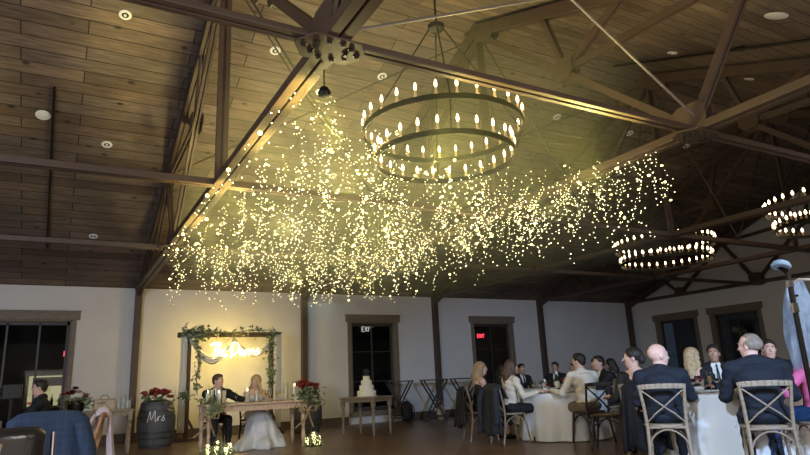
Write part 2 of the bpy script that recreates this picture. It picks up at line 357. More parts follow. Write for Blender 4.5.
# ------------------------------------------------------------------ ceiling fittings
WHITEF=mat('white_fitting',(.75,.75,.74),.5); DARKI=mat('recess_black',(.02,.02,.02),.6)
nrmN=math.atan(SL)
def on_ceiling(o,x,y):
    z=ceil_z(y); o.location=(x,y,z-.001); o.rotation_euler=(-nrmN if y>YR else nrmN,0,0)
dl=None
DL=[(.43,8.37,'left of the nearest truss at the top'),(2.59,8.4,'above the lit bolted plate'),(4.49,8.43,'above the large chandelier'),(8.52,8.46,'right of the large chandelier'),(10.66,8.46,'beyond the second truss plate'),
(.43,10.9,'between the first truss and the far left pipe'),(.42,13.5,'low at left near the back wall'),(2.4,10.95,'just right of the nearest truss'),(8.6,5.75,'high on the south slope at upper right'),(10.8,5.78,'on the south slope beyond the chandelier bay'),(4.6,10.95,'over the middle of the fairy lights'),(12.6,8.46,'in the far bay of the north slope'),(14.8,8.46,'near the gable end of the north slope')]
for x,y,lb in DL:
    if dl is None:
        dl=thing('ceiling_downlight','','downlight',(0,0,0),0,'small recessed ceiling downlights')
        m=MB(); n=20
        m.lathe([(.048,-.001),(.048,-.012),(.078,-.010),(.085,.0)],n=24); m.f=m.f[:-2]; m.mi=m.mi[:-2]
        m.build('trim_ring',WHITEF,dl,smooth=True); MB().lathe([(.049,-.003),(.049,-.001)],n=20).build('recess',DARKI,dl)
        MB().lathe([(.018,-.02),(.02,-.003)],n=12).build('lens',WHITEF,dl); o=dl
    else: o=copy_tree(dl)
    on_ceiling(o,x,y); o['label']='small round recessed downlight '+lb
for x,y,r,lb in((-.52,10.44,.10,'round white flat ceiling speaker at far left beside the thin pipe'),(7.63,3.6,.13,'round white flat ceiling speaker at upper right')):
    t=thing('ceiling_speaker',lb,'ceiling speaker',(0,0,0)); MB().lathe([(r*.85,-.02),(r,-.012),(r,0)],n=32).build('grille',mat('speaker_grille',(.72,.72,.75),.6),t,smooth=True)
    m=MB(); m.tube([(r*math.cos(a*PI/16),r*math.sin(a*PI/16),-.008) for a in range(32)],.008,6,closed=True); m.build('bezel',WHITEF,t,smooth=True); on_ceiling(t,x,y)
# ------------------------------------------------------------------ chandeliers
BULB=mat('candle_bulb_glow',(1,.8,.5),.4,emit=(1,.74,.42),es=6)
SLEEVE=mat('candle_sleeve',(.55,.42,.22),.5)
def ringband(mb,r,h=.06,th=.014,n=64):
    prof=[(r-th/2,-h/2),(r+th/2,-h/2),(r+th/2,h/2),(r-th/2,h/2)]
    o=len(mb.v)
    for k in range(n):
        a=2*PI*k/n
        for (q,z) in prof: mb.v.append((q*math.cos(a),q*math.sin(a),z))
    for k in range(n):
        j=(k+1)%n
        for e in range(4): mb.f.append((o+k*4+e,o+j*4+e,o+j*4+(e+1)%4,o+k*4+(e+1)%4)); mb.mi.append(0)
slm=MB().lathe([(.019,0),(.022,.008),(.013,.012),(.013,.07)],n=10); 
bum=MB().lathe([(.009,.07),(.014,.088),(.016,.105),(.013,.13),(.005,.155)],n=10)
sl_proto=bum_proto=None
def chandelier(x,y,zs,rs,ns,hubz,label):
    global sl_proto,bum_proto
    t=thing('ring_chandelier',label,'chandelier',(x,y,zs[-1]),0,'two-tier ring chandeliers with candle bulbs')
    z0=zs[-1]
    for zi,r,n in zip(zs,rs,ns):
        m=MB(); ringband(m,r); ring=m.build('ring',IRON,t,loc=(0,0,zi-z0))
        for k in range(n):
            a=2*PI*(k+.5)/n
            if sl_proto is None:
                s=slm.build('candle_sleeve',SLEEVE,ring,smooth=True); b=bum.build('bulb',BULB,ring,smooth=True); sl_proto,bum_proto=s,b
            else:
                s=sl_proto.copy(); b=bum_proto.copy(); C.objects.link(s); C.objects.link(b); s.parent=ring; b.parent=ring
            s.location=b.location=(r*math.cos(a),r*math.sin(a),.028)
            if ns[0]>30: b.scale=(1.35,1.35,.95)
    hz=hubz-z0; m=MB()
    MB().lathe([(.02,-.05),(.09,-.03),(.1,.02),(.06,.05),(.02,.07)],(0,0,hz),16).build('hub',IRON,t,smooth=True)
    MB().tube([(0,0,hz+.05),(0,0,ceil_z(y)-z0)],.013,8).build('hanging_rod',IRON,t)
    for k in range(4):
        a=PI/4+k*PI/2+.3; r=rs[0]
        MB().tube([(.07*math.cos(a),.07*math.sin(a),hz),(r*math.cos(a),r*math.sin(a),zs[0]-z0)],.009,6).build('suspension_rod',IRON,t)
        MB().tube([(r*math.cos(a),r*math.sin(a),zs[0]-z0),(rs[1]*math.cos(a),rs[1]*math.sin(a),0)],.006,6).build('tier_link',IRON,t)
chandelier(3.54,5.26,(3.72,3.40),(.89,.77),(27,24),5.03,'large two-ring candle chandelier over the middle of the fairy lights')
chandelier(11.65,8.78,(3.68,3.35),(1.05,.96),(36,33),5.2,'double-ring chandelier lit with round bulbs right of the fairy lights')
chandelier(11.65,5.26,(3.70,3.35),(1.05,.95),(36,33),5.2,'double-ring chandelier cut by the right edge of the picture')
# ------------------------------------------------------------------ fairy lights
FB=mat('fairy_bulb_glow',(1,.85,.3),.4,emit=(1,.87,.46),es=8)
FB2=mat('fairy_globe_glow',(1,.8,.2),.4,emit=(1,.86,.22),es=9)
WIRE=mat('clear_wire',(.06,.06,.035),.5)
t=thing('junction_hub','dark round junction hub hanging under the lit bolted plate, feeding the fairy lights','junction hub',(1.58,3.9,3.17))
MB().lathe([(.02,-.03),(.045,-.025),(.052,.0),(.03,.04),(.008,.05)],n=16).build('body',IRON,t,smooth=True); MB().tube([(0,0,.04),(0,0,.19)],.005,6).build('hook',IRON,t)
def ico(r,sub=1):
    bm=bmesh.new(); bmesh.ops.create_icosphere(bm,subdivisions=sub,radius=r); v=[tuple(x.co) for x in bm.verts]; f=[tuple(q.index for q in p.verts) for p in bm.faces]; bm.free(); return v,f
def ball(mb,c,r,sub=1,m=0,sc=(1,1,1)):
    v,f=ico(r,sub); mb.add([(c[0]+x*sc[0],c[1]+y*sc[1],c[2]+z*sc[2]) for x,y,z in v],f,m)
_bm={}
def bulb_mesh(r,m,nm):
    if (r,nm) not in _bm:
        b=MB(); ball(b,(0,0,0),r,1); o=b.build(nm,m,smooth=True); _bm[(r,nm)]=o.data; bpy.data.objects.remove(o)
    return _bm[(r,nm)]
SVAR=[]
for k in range(18):
    n=random.choice([12,14,16,17,18])
    pts=[(0,0,0)]; q=Vector((0,0,0)); pos=[]
    for i in range(n):
        q=q+Vector((random.gauss(0,.045),random.gauss(0,.045),-random.uniform(.015,.10))); pts.append(tuple(q)); pos.append((q.x+random.uniform(-.012,.012),q.y+random.uniform(-.012,.012),q.z))
    SVAR.append((pts,pos))
def net_front(x): # front hem of the light canopy between the two trusses
    u=(x-1.52)/4.04; return 3.95+.85*math.sin(PI*min(1,max(0,u)))**.7
spots=[]
CARR=[3.98]
while CARR[-1]<10.6: CARR.append(CARR[-1]+.20+.022*(CARR[-1]-4))
def sagz(x): return 3.36-.10*math.sin(PI*(x-1.52)/4.04)
for ky,y in enumerate(CARR):
    x=1.56+random.uniform(0,.2)
    while x<5.54:
        if y>=net_front(x)-.05: spots.append((x,y))
        x+=random.uniform(.8,1.2)*(.24+.020*(y-4))
for y in CARR[:14]: spots+=[(5.53,y),(5.38,y)] if y<7 else []
spots.sort(key=lambda s:s[0]**2+s[1]**2)
FLAB='thin hanging strand of warm yellow fairy lights in the glowing ceiling canopy'
smesh={}
MAXS=296
step=max(1,len(spots)/MAXS)
sel=[spots[int(i*step)] for i in range(min(MAXS,len(spots)))]
for i,(x,y) in enumerate(sel):
    k=random.randrange(18); pts,pos=SVAR[k]; z0=sagz(x)
    near=i<70
    if near:
        if ('w',k) not in smesh:
            smesh[('w',k)]=None; b=MB(); b.tube(pts,.0022,3,cap=False); o=b.build('fairy_light_strand',WIRE); smesh[('w',k)]=o.data
        else: o=bpy.data.objects.new('fairy_light_strand',smesh[('w',k)]); C.objects.link(o)
        for j,p in enumerate(pos):
            big=random.random()<.07
            b=bpy.data.objects.new('bulb',bulb_mesh(.015 if big else .0048,FB2 if big else FB,'bulb')); C.objects.link(b); b.parent=o; b.location=p
    else:
        v=random.randrange(3)
        if (k,v) not in smesh:
            b=MB(); b.tube(pts,.0022,3,cap=False,m=0)
            rr=random.Random(k*7+v)
            for p in pos:
                big=rr.random()<.03
                ball(b,p,rr.uniform(.014,.020) if big else rr.uniform(.0038,.0068),1,2 if big else 1)
            o=b.build('fairy_light_strand',[WIRE,FB,FB2],smooth=True); smesh[(k,v)]=o.data
        else: o=bpy.data.objects.new('fairy_light_strand',smesh[(k,v)]); C.objects.link(o)
    o.location=(x,y,z0); o.rotation_euler=(0,0,random.uniform(0,6.28)); o.scale=(1,1,random.uniform(.4,1.0))
    tag(o,FLAB,'fairy lights','fairy light strands hung between the first two trusses')
# feeder wires across the bay that carry the strands
m=MB()
for y in CARR: m.tube([(1.52+4.04*u,y,3.36-.10*math.sin(PI*u)) for u in [i/8 for i in range(9)]],.0014,4)
tag(m.build('light_carrier_wires',WIRE),'fine wires stretched between two trusses carrying the fairy light strands','wire',kind='stuff')
t=thing('fairy_light_garland','garland of fairy bulbs wound along the underside of the nearest truss chord','fairy lights',(1.52,4.1,3.3))
MB().tube([(.02*math.sin(k),k*.115,.02*math.cos(k*1.7)) for k in range(60)],.002,4).build('wire',WIRE,t)
for k in range(60):
    big=(k%9==0); b=bpy.data.objects.new('bulb',bulb_mesh(.024 if big else .0065,FB2 if big else FB,'bulb')); C.objects.link(b); b.parent=t; b.location=(random.uniform(-.12,.1),k*.115,random.uniform(-.03,.02))

hz=bpy.data.materials.new('glare_scatter'); hz.use_nodes=True; nt=hz.node_tree; nt.nodes.remove(nt.nodes['Principled BSDF'])  # volume added to imitate lens glare around the bulbs, yellow tint included
vsn=nt.nodes.new('ShaderNodeVolumeScatter'); vsn.inputs['Density'].default_value=.045; vsn.inputs['Color'].default_value=(.95,1,.62,1); nt.links.new(vsn.outputs[0],nt.nodes['Material Output'].inputs['Volume'])
HZ=MB(); HZ.box((1.45,4.0,2.25),(5.6,10.9,4.6)); tag(HZ.build('glare',hz),'thin added volume imitating the yellow lens haze hanging around the fairy light canopy','glare',kind='stuff')
# ------------------------------------------------------------------ distance-field bodies (people, soft things)
class SDF:
    def __init__(s,k=.025): s.p=[]; s.sub=[]; s.k=k
    def cone(s,a,b,ra,rb=None,k=None): s.p.append(('c',np.array(a,float),np.array(b,float),ra,ra if rb is None else rb,k)); return s
    def ell(s,c,r,R=None,k=None): s.p.append(('e',np.array(c,float),np.array(r,float),None if R is None else np.array(R),k)); return s
    def cut(s,c,r,R=None,k=.012): s.sub.append(('e',np.array(c,float),np.array(r,float),None if R is None else np.array(R),k)); return s
    def cutcone(s,a,b,ra,rb,k=.012): s.sub.append(('c',np.array(a,float),np.array(b,float),ra,rb,k)); return s
    @staticmethod
    def bb(p):
        if p[0]=='c':
            return np.minimum(p[1]-p[3],p[2]-p[4]),np.maximum(p[1]+p[3],p[2]+p[4])
        m=p[2].max(); return p[1]-m,p[1]+m
    @staticmethod
    def dist(p,X,Y,Z):
        if p[0]=='c':
            a,b,ra,rb=p[1],p[2],p[3],p[4]; ab=b-a; L=max(ab@ab,1e-9)
            t=((X-a[0])*ab[0]+(Y-a[1])*ab[1]+(Z-a[2])*ab[2])/L; t=np.clip(t,0,1)
            return np.sqrt((X-a[0]-t*ab[0])**2+(Y-a[1]-t*ab[1])**2+(Z-a[2]-t*ab[2])**2)-(ra+(rb-ra)*t)
        c,r,R=p[1],p[2],p[3]; x,y,z=X-c[0],Y-c[1],Z-c[2]
        if R is not None: x,y,z=R[0][0]*x+R[1][0]*y+R[2][0]*z,R[0][1]*x+R[1][1]*y+R[2][1]*z,R[0][2]*x+R[1][2]*y+R[2][2]*z
        k0=np.sqrt((x/r[0])**2+(y/r[1])**2+(z/r[2])**2); k1=np.sqrt((x/r[0]**2)**2+(y/r[1]**2)**2+(z/r[2]**2)**2)+1e-6
        return k0*(k0-1)/k1
    def mesh(s,res):
        lo=np.min([s.bb(p)[0] for p in s.p],0)-3*res; hi=np.max([s.bb(p)[1] for p in s.p],0)+3*res
        n=np.ceil((hi-lo)/res).astype(int)+1; F=np.full(n,.3,np.float32); ax=[lo[i]+res*np.arange(n[i]) for i in range(3)]
        def sl(p,mg):
            a,b=s.bb(p); i0=np.maximum(((a-mg-lo)/res).astype(int),0); i1=np.minimum(((b+mg-lo)/res).astype(int)+2,n)
            if (i1<=i0).any(): return None
            g=tuple(slice(i0[i],i1[i]) for i in range(3))
            X,Y,Z=np.meshgrid(ax[0][g[0]],ax[1][g[1]],ax[2][g[2]],indexing='ij',sparse=True); return g,X,Y,Z
        for p in s.p:
            k=p[-1] if p[-1] is not None else s.k
            q=sl(p,max(.05,k*2)); 
            if q is None: continue
            g,X,Y,Z=q; d=s.dist(p,X,Y,Z); A=F[g]; h=np.clip(k-np.abs(A-d),0,None)/k
            F[g]=np.minimum(A,d)-h*h*k*.25
        for p in s.sub:
            q=sl(p,.03)
            if q is None: continue
            g,X,Y,Z=q; d=-s.dist(p,X,Y,Z); k=p[-1]; A=F[g]; h=np.clip(k-np.abs(A-d),0,None)/k
            F[g]=np.maximum(A,d)+h*h*k*.25
        return surfnet(F,lo,res)
def surfnet(F,lo,res):
    ins=F<0; nx,ny,nz=F.shape
    cnt=np.zeros((nx-1,ny-1,nz-1),np.float32); acc=np.zeros((nx-1,ny-1,nz-1,3),np.float32)
    offs=[(i,j,k) for i in(0,1) for j in(0,1) for k in(0,1)]
    for a in offs:
        for d in range(3):
            if a[d]: continue
            b=list(a); b[d]=1
            A=F[a[0]:nx-1+a[0],a[1]:ny-1+a[1],a[2]:nz-1+a[2]]; B=F[b[0]:nx-1+b[0],b[1]:ny-1+b[1],b[2]:nz-1+b[2]]
            m=(A<0)!=(B<0)
            if not m.any(): continue
            t=np.where(m,A/(np.where(m,A-B,1)),0); cnt+=m
            for e in range(3):
                acc[...,e]+=np.where(m,(t if e==d else a[e]),0)
    act=cnt>0; idx=-np.ones(act.shape,np.int64); ii=np.argwhere(act); idx[act]=np.arange(len(ii))
    V=(ii+acc[act]/cnt[act][:,None])*res+lo
    faces=[]
    for d in range(3):
        a=[slice(None)]*3;b=[slice(None)]*3; a[d]=slice(0,-1); b[d]=slice(1,None)
        m=ins[tuple(a)]!=ins[tuple(b)]; e=np.argwhere(m); 
        o1,o2=[x for x in range(3) if x!=d]
        ok=(e[:,o1]>0)&(e[:,o2]>0)&(e[:,o1]<F.shape[o1]-1)&(e[:,o2]<F.shape[o2]-1); e=e[ok]
        fl=ins[tuple(a)][tuple(e.T)]
        def g(s1,s2):
            q=e.copy(); q[:,o1]-=s1; q[:,o2]-=s2; return idx[tuple(q.T)]
        q=np.stack([g(1,1),g(0,1),g(0,0),g(1,0)],1)
        if d==1: fl=~fl
        q[~fl]=q[~fl][:,::-1]; faces.append(q)
    return V,np.concatenate(faces)
def sdf_obj(name,s,res,m,parent=None,disp=None,smooth_it=1):
    V,Fc=s.mesh(res)
    if disp is not None: V=disp(V)
    me=bpy.data.meshes.new(name); me.from_pydata(V.tolist(),[],Fc.tolist()); me.update()
    me.polygons.foreach_set('use_smooth',[True]*len(me.polygons)); me.materials.append(m)
    o=bpy.data.objects.new(name,me); C.objects.link(o); 
    if parent: o.parent=parent
    return o
SKIN=mat('skin_light',(.62,.38,.28),.55,var=.06,vscale=14); SKIN2=mat('skin_tan',(.42,.24,.16),.55,var=.06,vscale=14); SKIN3=mat('skin_flushed',(.62,.38,.30),.55,var=.08,vscale=14)
NAVY=mat('navy_wool',(.007,.010,.018),.85,var=.15,vscale=30); BLACKC=mat('black_cloth',(.010,.010,.012),.8,var=.2,vscale=30)
WHITES=mat('white_shirt_cotton',(.75,.74,.72),.8); CREAM=mat('cream_shirt_cotton',(.68,.62,.50),.8,var=.06,vscale=9)
KHAKI=mat('khaki_trousers',(.20,.15,.10),.85,var=.1,vscale=15); SHOE=mat('black_shoe_leather',(.012,.011,.01),.3); EYEW=mat('eye_white',(.75,.73,.7),.3); EYEB=mat('eye_iris',(.03,.02,.015),.2); LIP=mat('lips',(.45,.16,.13),.5)
def hairm(n,c): return mat(n,c,.55,var=.25,vscale=22,bump=.25,bscale=80)
H_DARK=hairm('hair_dark',(.018,.012,.009)); H_BLONDE=hairm('hair_blonde',(.48,.33,.15)); H_BROWN=hairm('hair_brown',(.085,.045,.025)); H_GREY=hairm('hair_grey',(.22,.17,.13)); H_SAND=hairm('hair_sandy',(.30,.19,.10)); H_LIGHTB=hairm('hair_light_blonde',(.42,.31,.17))
def v3(*a): return np.array(a,float)
def nrm(v): return v/ (np.linalg.norm(v)+1e-9)
def ik(a,t,l1,l2,pole):
    d=t-a; L=min(np.linalg.norm(d),(l1+l2)*.995); d=nrm(d); t=a+d*L
    x=(l1*l1-l2*l2+L*L)/(2*L); h=math.sqrt(max(l1*l1-x*x,0)); p=pole-d*(pole@d); return a+d*x+nrm(p)*h,t
def hand(s,w,d,palm,side,curl=.5,sc=1.0):
    d=nrm(d); palm=nrm(palm-d*(palm@d)); x=np.cross(d,palm)*side   # x points to the thumb side
    s.ell(w+d*.045*sc,(.036*sc,.045*sc,.017*sc),np.stack([x,d,palm],1),k=.01)
    for i,(o,l) in enumerate(((.028,.072),(.010,.080),(-.009,.074),(-.027,.058))):
        b=w+d*.078*sc+x*o*sc; c1=curl*.6+.04*i; d1=d*math.cos(c1)+palm*math.sin(c1); c2=curl*1.5+.1*i; d2=d*math.cos(c2)+palm*math.sin(c2)
        m_=b+d1*l*.5*sc; s.cone(b,m_,.0095*sc,.0085*sc,k=.006).cone(m_,m_+d2*l*.5*sc,.0085*sc,.007*sc,k=.006)
    b=w+d*.025*sc+x*.028*sc; m_=b+nrm(x*.8+d*.6+palm*.25)*.04*sc; s.cone(b,m_,.012*sc,.010*sc,k=.01).cone(m_,m_+nrm(x*.2+d*.9+palm*.5)*.032*sc,.010*sc,.008*sc,k=.006)
def person(label,loc,rz,outfit='suit',hair='short',hm=None,skin=None,res=.011,look=0,nod=0,lean=.06,twist=0,la=None,ra=None,fem=False,bulk=1.0,colors=None,legs=True,seat=.47,extra=None,height=1.0,group=None,ltuck=0,hs=1.06):
    hm=hm or H_DARK; skin=skin or SKIN; colors=colors or {}
    t=thing('person',label,'person',(loc[0],loc[1],0),rz,group)
    w=.165 if fem else .195; bk=bulk; H=height
    pel=v3(0,0,seat+.10); up=v3(0,math.sin(lean),math.cos(lean)); cx,sx=math.cos(twist),math.sin(twist); rt=v3(cx,sx,0)
    ch=pel+up*.30*H; nb=pel+up*.47*H; sh=[nb-up*.065-rt*w*bk**.5,nb-up*.065+rt*w*bk**.5]
    fwd=np.cross(up,rt); fwd=nrm(fwd); 
    cy,sy=math.cos(twist+look),math.sin(twist+look); hf=v3(-sy,cy,0); hx=v3(cy,sy,0); cn,sn=math.cos(nod),math.sin(nod)
    hfd=hf*cn+v3(0,0,1)*sn; hu=np.cross(hx,hfd); RH=np.stack([hx,hfd,hu],1)
    hc=nb+v3(0,0,.165)+up*.0+fwd*.03+hf*.01
    hp=lambda x,y,z: hc+RH@v3(x,y,z)*hs
    hr=lambda q:tuple(v*hs for v in q)
    hips=[pel-v3(.09,0,.03),pel+v3(.09,0,-.03)]
    kn=[v3(-.12-ltuck,.43,seat+.05),v3(.12+ltuck,.43,seat+.05)]; an=[v3(-.13-ltuck,.44,.09),v3(.13+ltuck,.42,.09)]
    tg=[la if la is not None else v3(-.12,.42,seat+.16),ra if ra is not None else v3(.12,.40,seat+.16)]
    el=[];wr=[]
    for i in(0,1):
        e,w_=ik(sh[i],np.array(tg[i],float),.28*H,.25*H,v3(-.35 if i==0 else .35,-.35,-1.0)); el.append(e);wr.append(w_)
    # body : one continuous figure
    b=SDF(.03); tr=bk
    b.ell(pel+v3(0,.01,0),(.155*tr,.12*tr,.12)).ell((pel+ch)/2,(.135*tr,.105*tr,.17)).ell(ch+up*.03,(.155*tr,.11*tr,.15)).cone(sh[0],sh[1],.055,.055)
    b.cone(nb-up*.03,hp(0,-.015,-.06),.058 if not fem else .048,.052 if not fem else .042)
    for q in sh: b.cone(nb+up*.01,q,.052,.045)
    if fem: b.ell(ch+up*.02+fwd*.07-rt*.07,(.06,.06,.06)).ell(ch+up*.02+fwd*.07+rt*.07,(.06,.06,.06))
    for i in(0,1):
        k=.9 if fem else 1.05; b.cone(sh[i],el[i],.050*k,.038*k).cone(el[i],wr[i],.038*k,.025*k,k=.015)
        d=nrm(wr[i]-el[i]); hd=nrm(d+v3(0,.3,-.15)); hand(b,wr[i]+d*.005,hd,v3(0,0,-1)+d*.01,1 if i==0 else -1,.35)
        if legs:
            b.cone(hips[i],kn[i],.085*bk**.5,.058).cone(kn[i],an[i],.055,.036,k=.02).cone(an[i]-v3(0,.03,.03),an[i]+v3(0,.13,-.055),.034,.026,k=.02)
    # head
    b.ell(hp(0,-.012,.028),hr((.074,.092,.086)),RH,k=.015).ell(hp(0,.018,-.035),hr((.058,.068,.078)),RH,k=.03).ell(hp(0,.045,-.085),hr((.028,.025,.022)),RH,k=.03)
    b.cone(hp(0,.082,.012),hp(0,.104,-.022),.008,.0135,k=.012).ell(hp(0,.082,-.055),hr((.024,.010,.008)),RH,k=.008).ell(hp(0,.074,.030),hr((.045,.014,.010)),RH,k=.015)
    for sx_ in(-1,1):
        b.ell(hp(.074*sx_,-.012,-.008),hr((.008,.018,.030)),RH,k=.006).ell(hp(.036*sx_,.062,-.018),hr((.02,.016,.018)),RH,k=.02)
        b.cut(hp(.029*sx_,.098,.010),hr((.017,.015,.011)),RH,k=.012)
    body=sdf_obj('body',b,res,skin,t)
    if res<=.0125:
        for sx_ in(-1,1):
            m=MB(); ball(m,hp(.029*sx_,.070,.009),.0135,2); e=m.build('eye',EYEW,t,smooth=True)
            m=MB(); ball(m,hp(.029*sx_,.0795,.009),.0062,1); m.build('iris',EYEB,e,smooth=True)
            m=MB(); m.tube([hp((.029+q)*sx_,.089-abs(q)*.3,.030+.004*(1-abs(q)*30)) for q in(-.018,-.006,.006,.018)],[.002,.004,.004,.002],5); m.build('eyebrow',hm,t,smooth=True)
        m=MB(); m.tube([hp(q,.092-abs(q)*.5,-.055) for q in(-.022,-.011,0,.011,.022)],[.002,.0045,.005,.0045,.002],5); m.build('mouth',LIP,t,smooth=True)
    # hair
    h=SDF(.02)
    cutf=True
    if hair=='short': h.ell(hp(0,-.022,.040),hr((.082,.096,.088)),RH).ell(hp(0,.02,.082),hr((.062,.06,.042)),RH).ell(hp(0,-.07,-.01),hr((.06,.035,.055)),RH); h.cut(hp(0,.100,-.005),hr((.095,.066,.098)),RH).cut(hp(0,.02,-.07),hr((.12,.06,.075)),RH).cut(hp(0,-.03,-.115),hr((.12,.12,.05)),RH)
    elif hair=='thin': h.ell(hp(0,-.028,.018),hr((.081,.092,.075)),RH).ell(hp(0,-.02,.075),hr((.06,.07,.042)),RH); h.cut(hp(0,.085,-.01),hr((.095,.08,.12)),RH).cut(hp(0,0,-.09),hr((.12,.12,.07)),RH)
    elif hair=='bald': h=None
    elif hair=='bun': h.ell(hp(0,-.022,.038),hr((.084,.098,.088)),RH).ell(hp(0,-.10,-.02),hr((.05,.04,.05)),RH); h.cut(hp(0,.10,-.02),hr((.10,.062,.095)),RH).cut(hp(0,.03,-.09),hr((.12,.08,.08)),RH)
    elif hair=='long':
        h.ell(hp(0,-.02,.036),hr((.088,.100,.090)),RH).cone(hp(0,-.06,0),hc+v3(0,0,-.13)-fwd*.10,.078,.085).cone(hc+v3(0,0,-.13)-fwd*.10,hc+v3(0,0,-.36)-fwd*.12,.085,.055)
        for sx_ in(-1,1): h.cone(hp(.06*sx_,-.01,.02),hp(.078*sx_,-.02,-.10),.035,.035).cone(hp(.078*sx_,-.02,-.10),hp(.085*sx_,-.045,-.26),.035,.022)
        h.cut(hp(0,.115,-.03),hr((.064,.075,.105)),RH)
    if h is not None:
        def disp(V):
            q=(V-hc)@RH; a=np.arctan2(q[:,0],-q[:,1]); s_=1+ (.012*np.sin(a*19+q[:,2]*25)+.008*np.sin(a*37+q[:,2]*60)); 
            V2=V.copy(); c_=hc.copy(); xy=(V-c_); xy[:,2]=0; return V+xy*(s_-1)[:,None]*1.6
        sdf_obj('hair',h,res,hm,t,disp)
    # clothes
    def sleeve(s,i,pad,full=True,to=1.0):
        k=.9 if fem else 1.05; s.cone(sh[i],el[i],.050*k+pad+.004,.038*k+pad+.006)
        if full: s.cone(el[i],el[i]+(wr[i]-el[i])*to,.038*k+pad+.006,.026*k+pad+.003,k=.015)
    def torso(s,pad,low=0):
        s.ell(pel+v3(0,.01,.01),(.155*tr+pad,.12*tr+pad,.12+pad)).ell((pel+ch)/2,(.140*tr+pad,.108*tr+pad,.17)).ell(ch+up*.03,(.158*tr+pad,.112*tr+pad,.15)).cone(sh[0],sh[1],.050+pad,.050+pad).cone(nb+up*.0,sh[0],.054+pad,.048+pad).cone(nb+up*.0,sh[1],.054+pad,.048+pad)
    if outfit in('suit','shirt','blazer'):
        sm=colors.get('shirt',WHITES); jm=colors.get('jacket',NAVY)
        s=SDF(.03); torso(s,.010)
        if fem: s.ell(ch+up*.02+fwd*.07-rt*.07,(.073,.073,.073)).ell(ch+up*.02+fwd*.07+rt*.07,(.073,.073,.073))
        s.cone(nb-up*.02,nb+up*.045,.060,.058,k=.02); s.cut(hc+v3(0,0,.0),(.10,.12,.125))
        if outfit=='shirt':
            for i in(0,1): sleeve(s,i,.010,to=.93)
        def wr_(V): return V+np.stack([.004*np.sin(V[:,2]*70+V[:,0]*40),.004*np.sin(V[:,2]*60+V[:,1]*50),0*V[:,2]],1)
        sdf_obj('shirt',s,res,sm,t,wr_)
        if outfit!='shirt':
            s=SDF(.03); torso(s,.024); s.ell(pel+v3(0,0,-.02),(.175*tr+.02,.14*tr+.015,.10))
            for i in(0,1): sleeve(s,i,.018,to=.92)
            s.cone(nb-up*.03-fwd*.015,nb+up*.02-fwd*.02,.068,.066,k=.02)
            s.cutcone(nb+up*.05+fwd*.10,ch-up*.06+fwd*.17,.085,.03); s.cut(hc+v3(0,0,.01),(.10,.12,.13))
            sdf_obj('jacket',s,res,jm,t,wr_)
            m=MB(); a=nb+fwd*.088*tr+up*.02; c_=ch+fwd*(.118*tr+.016)-up*.02
            m.tube([a,a-up*.03+fwd*.012,(a+c_)/2+fwd*.012,c_],[.013,.009,.018,.024],6); m.build('tie',colors.get('tie',BLACKC),t,smooth=True)
    elif outfit in('dress','strapless','lace'):
        dm=colors.get('dress',BLACKC); s=SDF(.03)
        s.ell(pel+v3(0,.01,0),(.168*tr,.135*tr,.13)).ell((pel+ch)/2,(.148*tr,.118*tr,.17)).ell(ch+up*.01,(.166*tr,.122*tr,.12))
        s.ell(ch+up*.02+fwd*.072-rt*.07,(.066,.066,.066)).ell(ch+up*.02+fwd*.072+rt*.07,(.066,.066,.066))
        if outfit!='strapless':
            s.cone(sh[0],sh[1],.065,.065); 
            for i in(0,1): sleeve(s,i,.012,outfit=='lace',to=.55)
            s.cut(hc+v3(0,0,-.02)+fwd*.05,(.09,.11,.17))
        else: s.cut(nb+up*.06,(.4,.3,.10))
        # skirt over the lap
        for i in(0,1): s.cone(hips[i],kn[i],.105,.085).cone(kn[i],kn[i]+v3(0,.03,-.22),.088,.085)
        s.cone((hips[0]+hips[1])/2,(kn[0]+kn[1])/2,.1,.075).cone((kn[0]+kn[1])/2,(kn[0]+kn[1])/2+v3(0,.03,-.24),.085,.10)
        def wr2(V): 
            f_=np.clip((.62-V[:,2])/.4,0,1); return V+np.stack([.010*f_*np.sin(V[:,1]*60+V[:,2]*9),.010*f_*np.sin(V[:,0]*55),0*V[:,2]],1)
        sdf_obj('dress',s,res,dm,t,wr2)
    if outfit in('suit','shirt','blazer') and legs:
        s=SDF(.03); s.ell(pel+v3(0,0,-.01),(.170*tr,.135*tr,.105))
        for i in(0,1): s.cone(hips[i],kn[i],.098*bk**.5,.072).cone(kn[i],an[i]+v3(0,0,.03),.072,.055,k=.02)
        def wr3(V): return V+np.stack([.004*np.sin(V[:,2]*50),.004*np.sin(V[:,2]*60+V[:,1]*40),0*V[:,2]],1)
        sdf_obj('trousers',s,res*1.1,colors.get('trousers',colors.get('jacket',NAVY)),t,wr3)
    if legs:
        for i in(0,1):
            s=SDF(.02); s.cone(an[i]+v3(0,-.045,-.045),an[i]+v3(0,.14,-.058),.040,.032).ell(an[i]+v3(0,-.01,-.03),(.042,.06,.045)); s.cut(an[i]+v3(0,0,-.19),(.2,.3,.10),k=.004); sdf_obj('shoe',s,.011,SHOE,t)
    if extra: extra(t,dict(hp=hp,ch=ch,up=up,fwd=fwd,rt=rt,nb=nb,RH=RH,wr=wr,sh=sh,pel=pel))
    return t
def gl(t,k):
    m=MB(); hp=k['hp']
    for s in(-1,1):
        m.tube([hp(s*.031+.022*math.cos(a*PI/8),.094,.008+.016*math.sin(a*PI/8)) for a in range(16)],.0022,5,closed=True); m.tube([hp(s*.053,.094,.012),hp(s*.078,.0,.005)],.002,4)
    m.tube([hp(-.010,.095,.012),hp(.010,.095,.012)],.002,4); m.build('glasses',IRON,t,smooth=True)
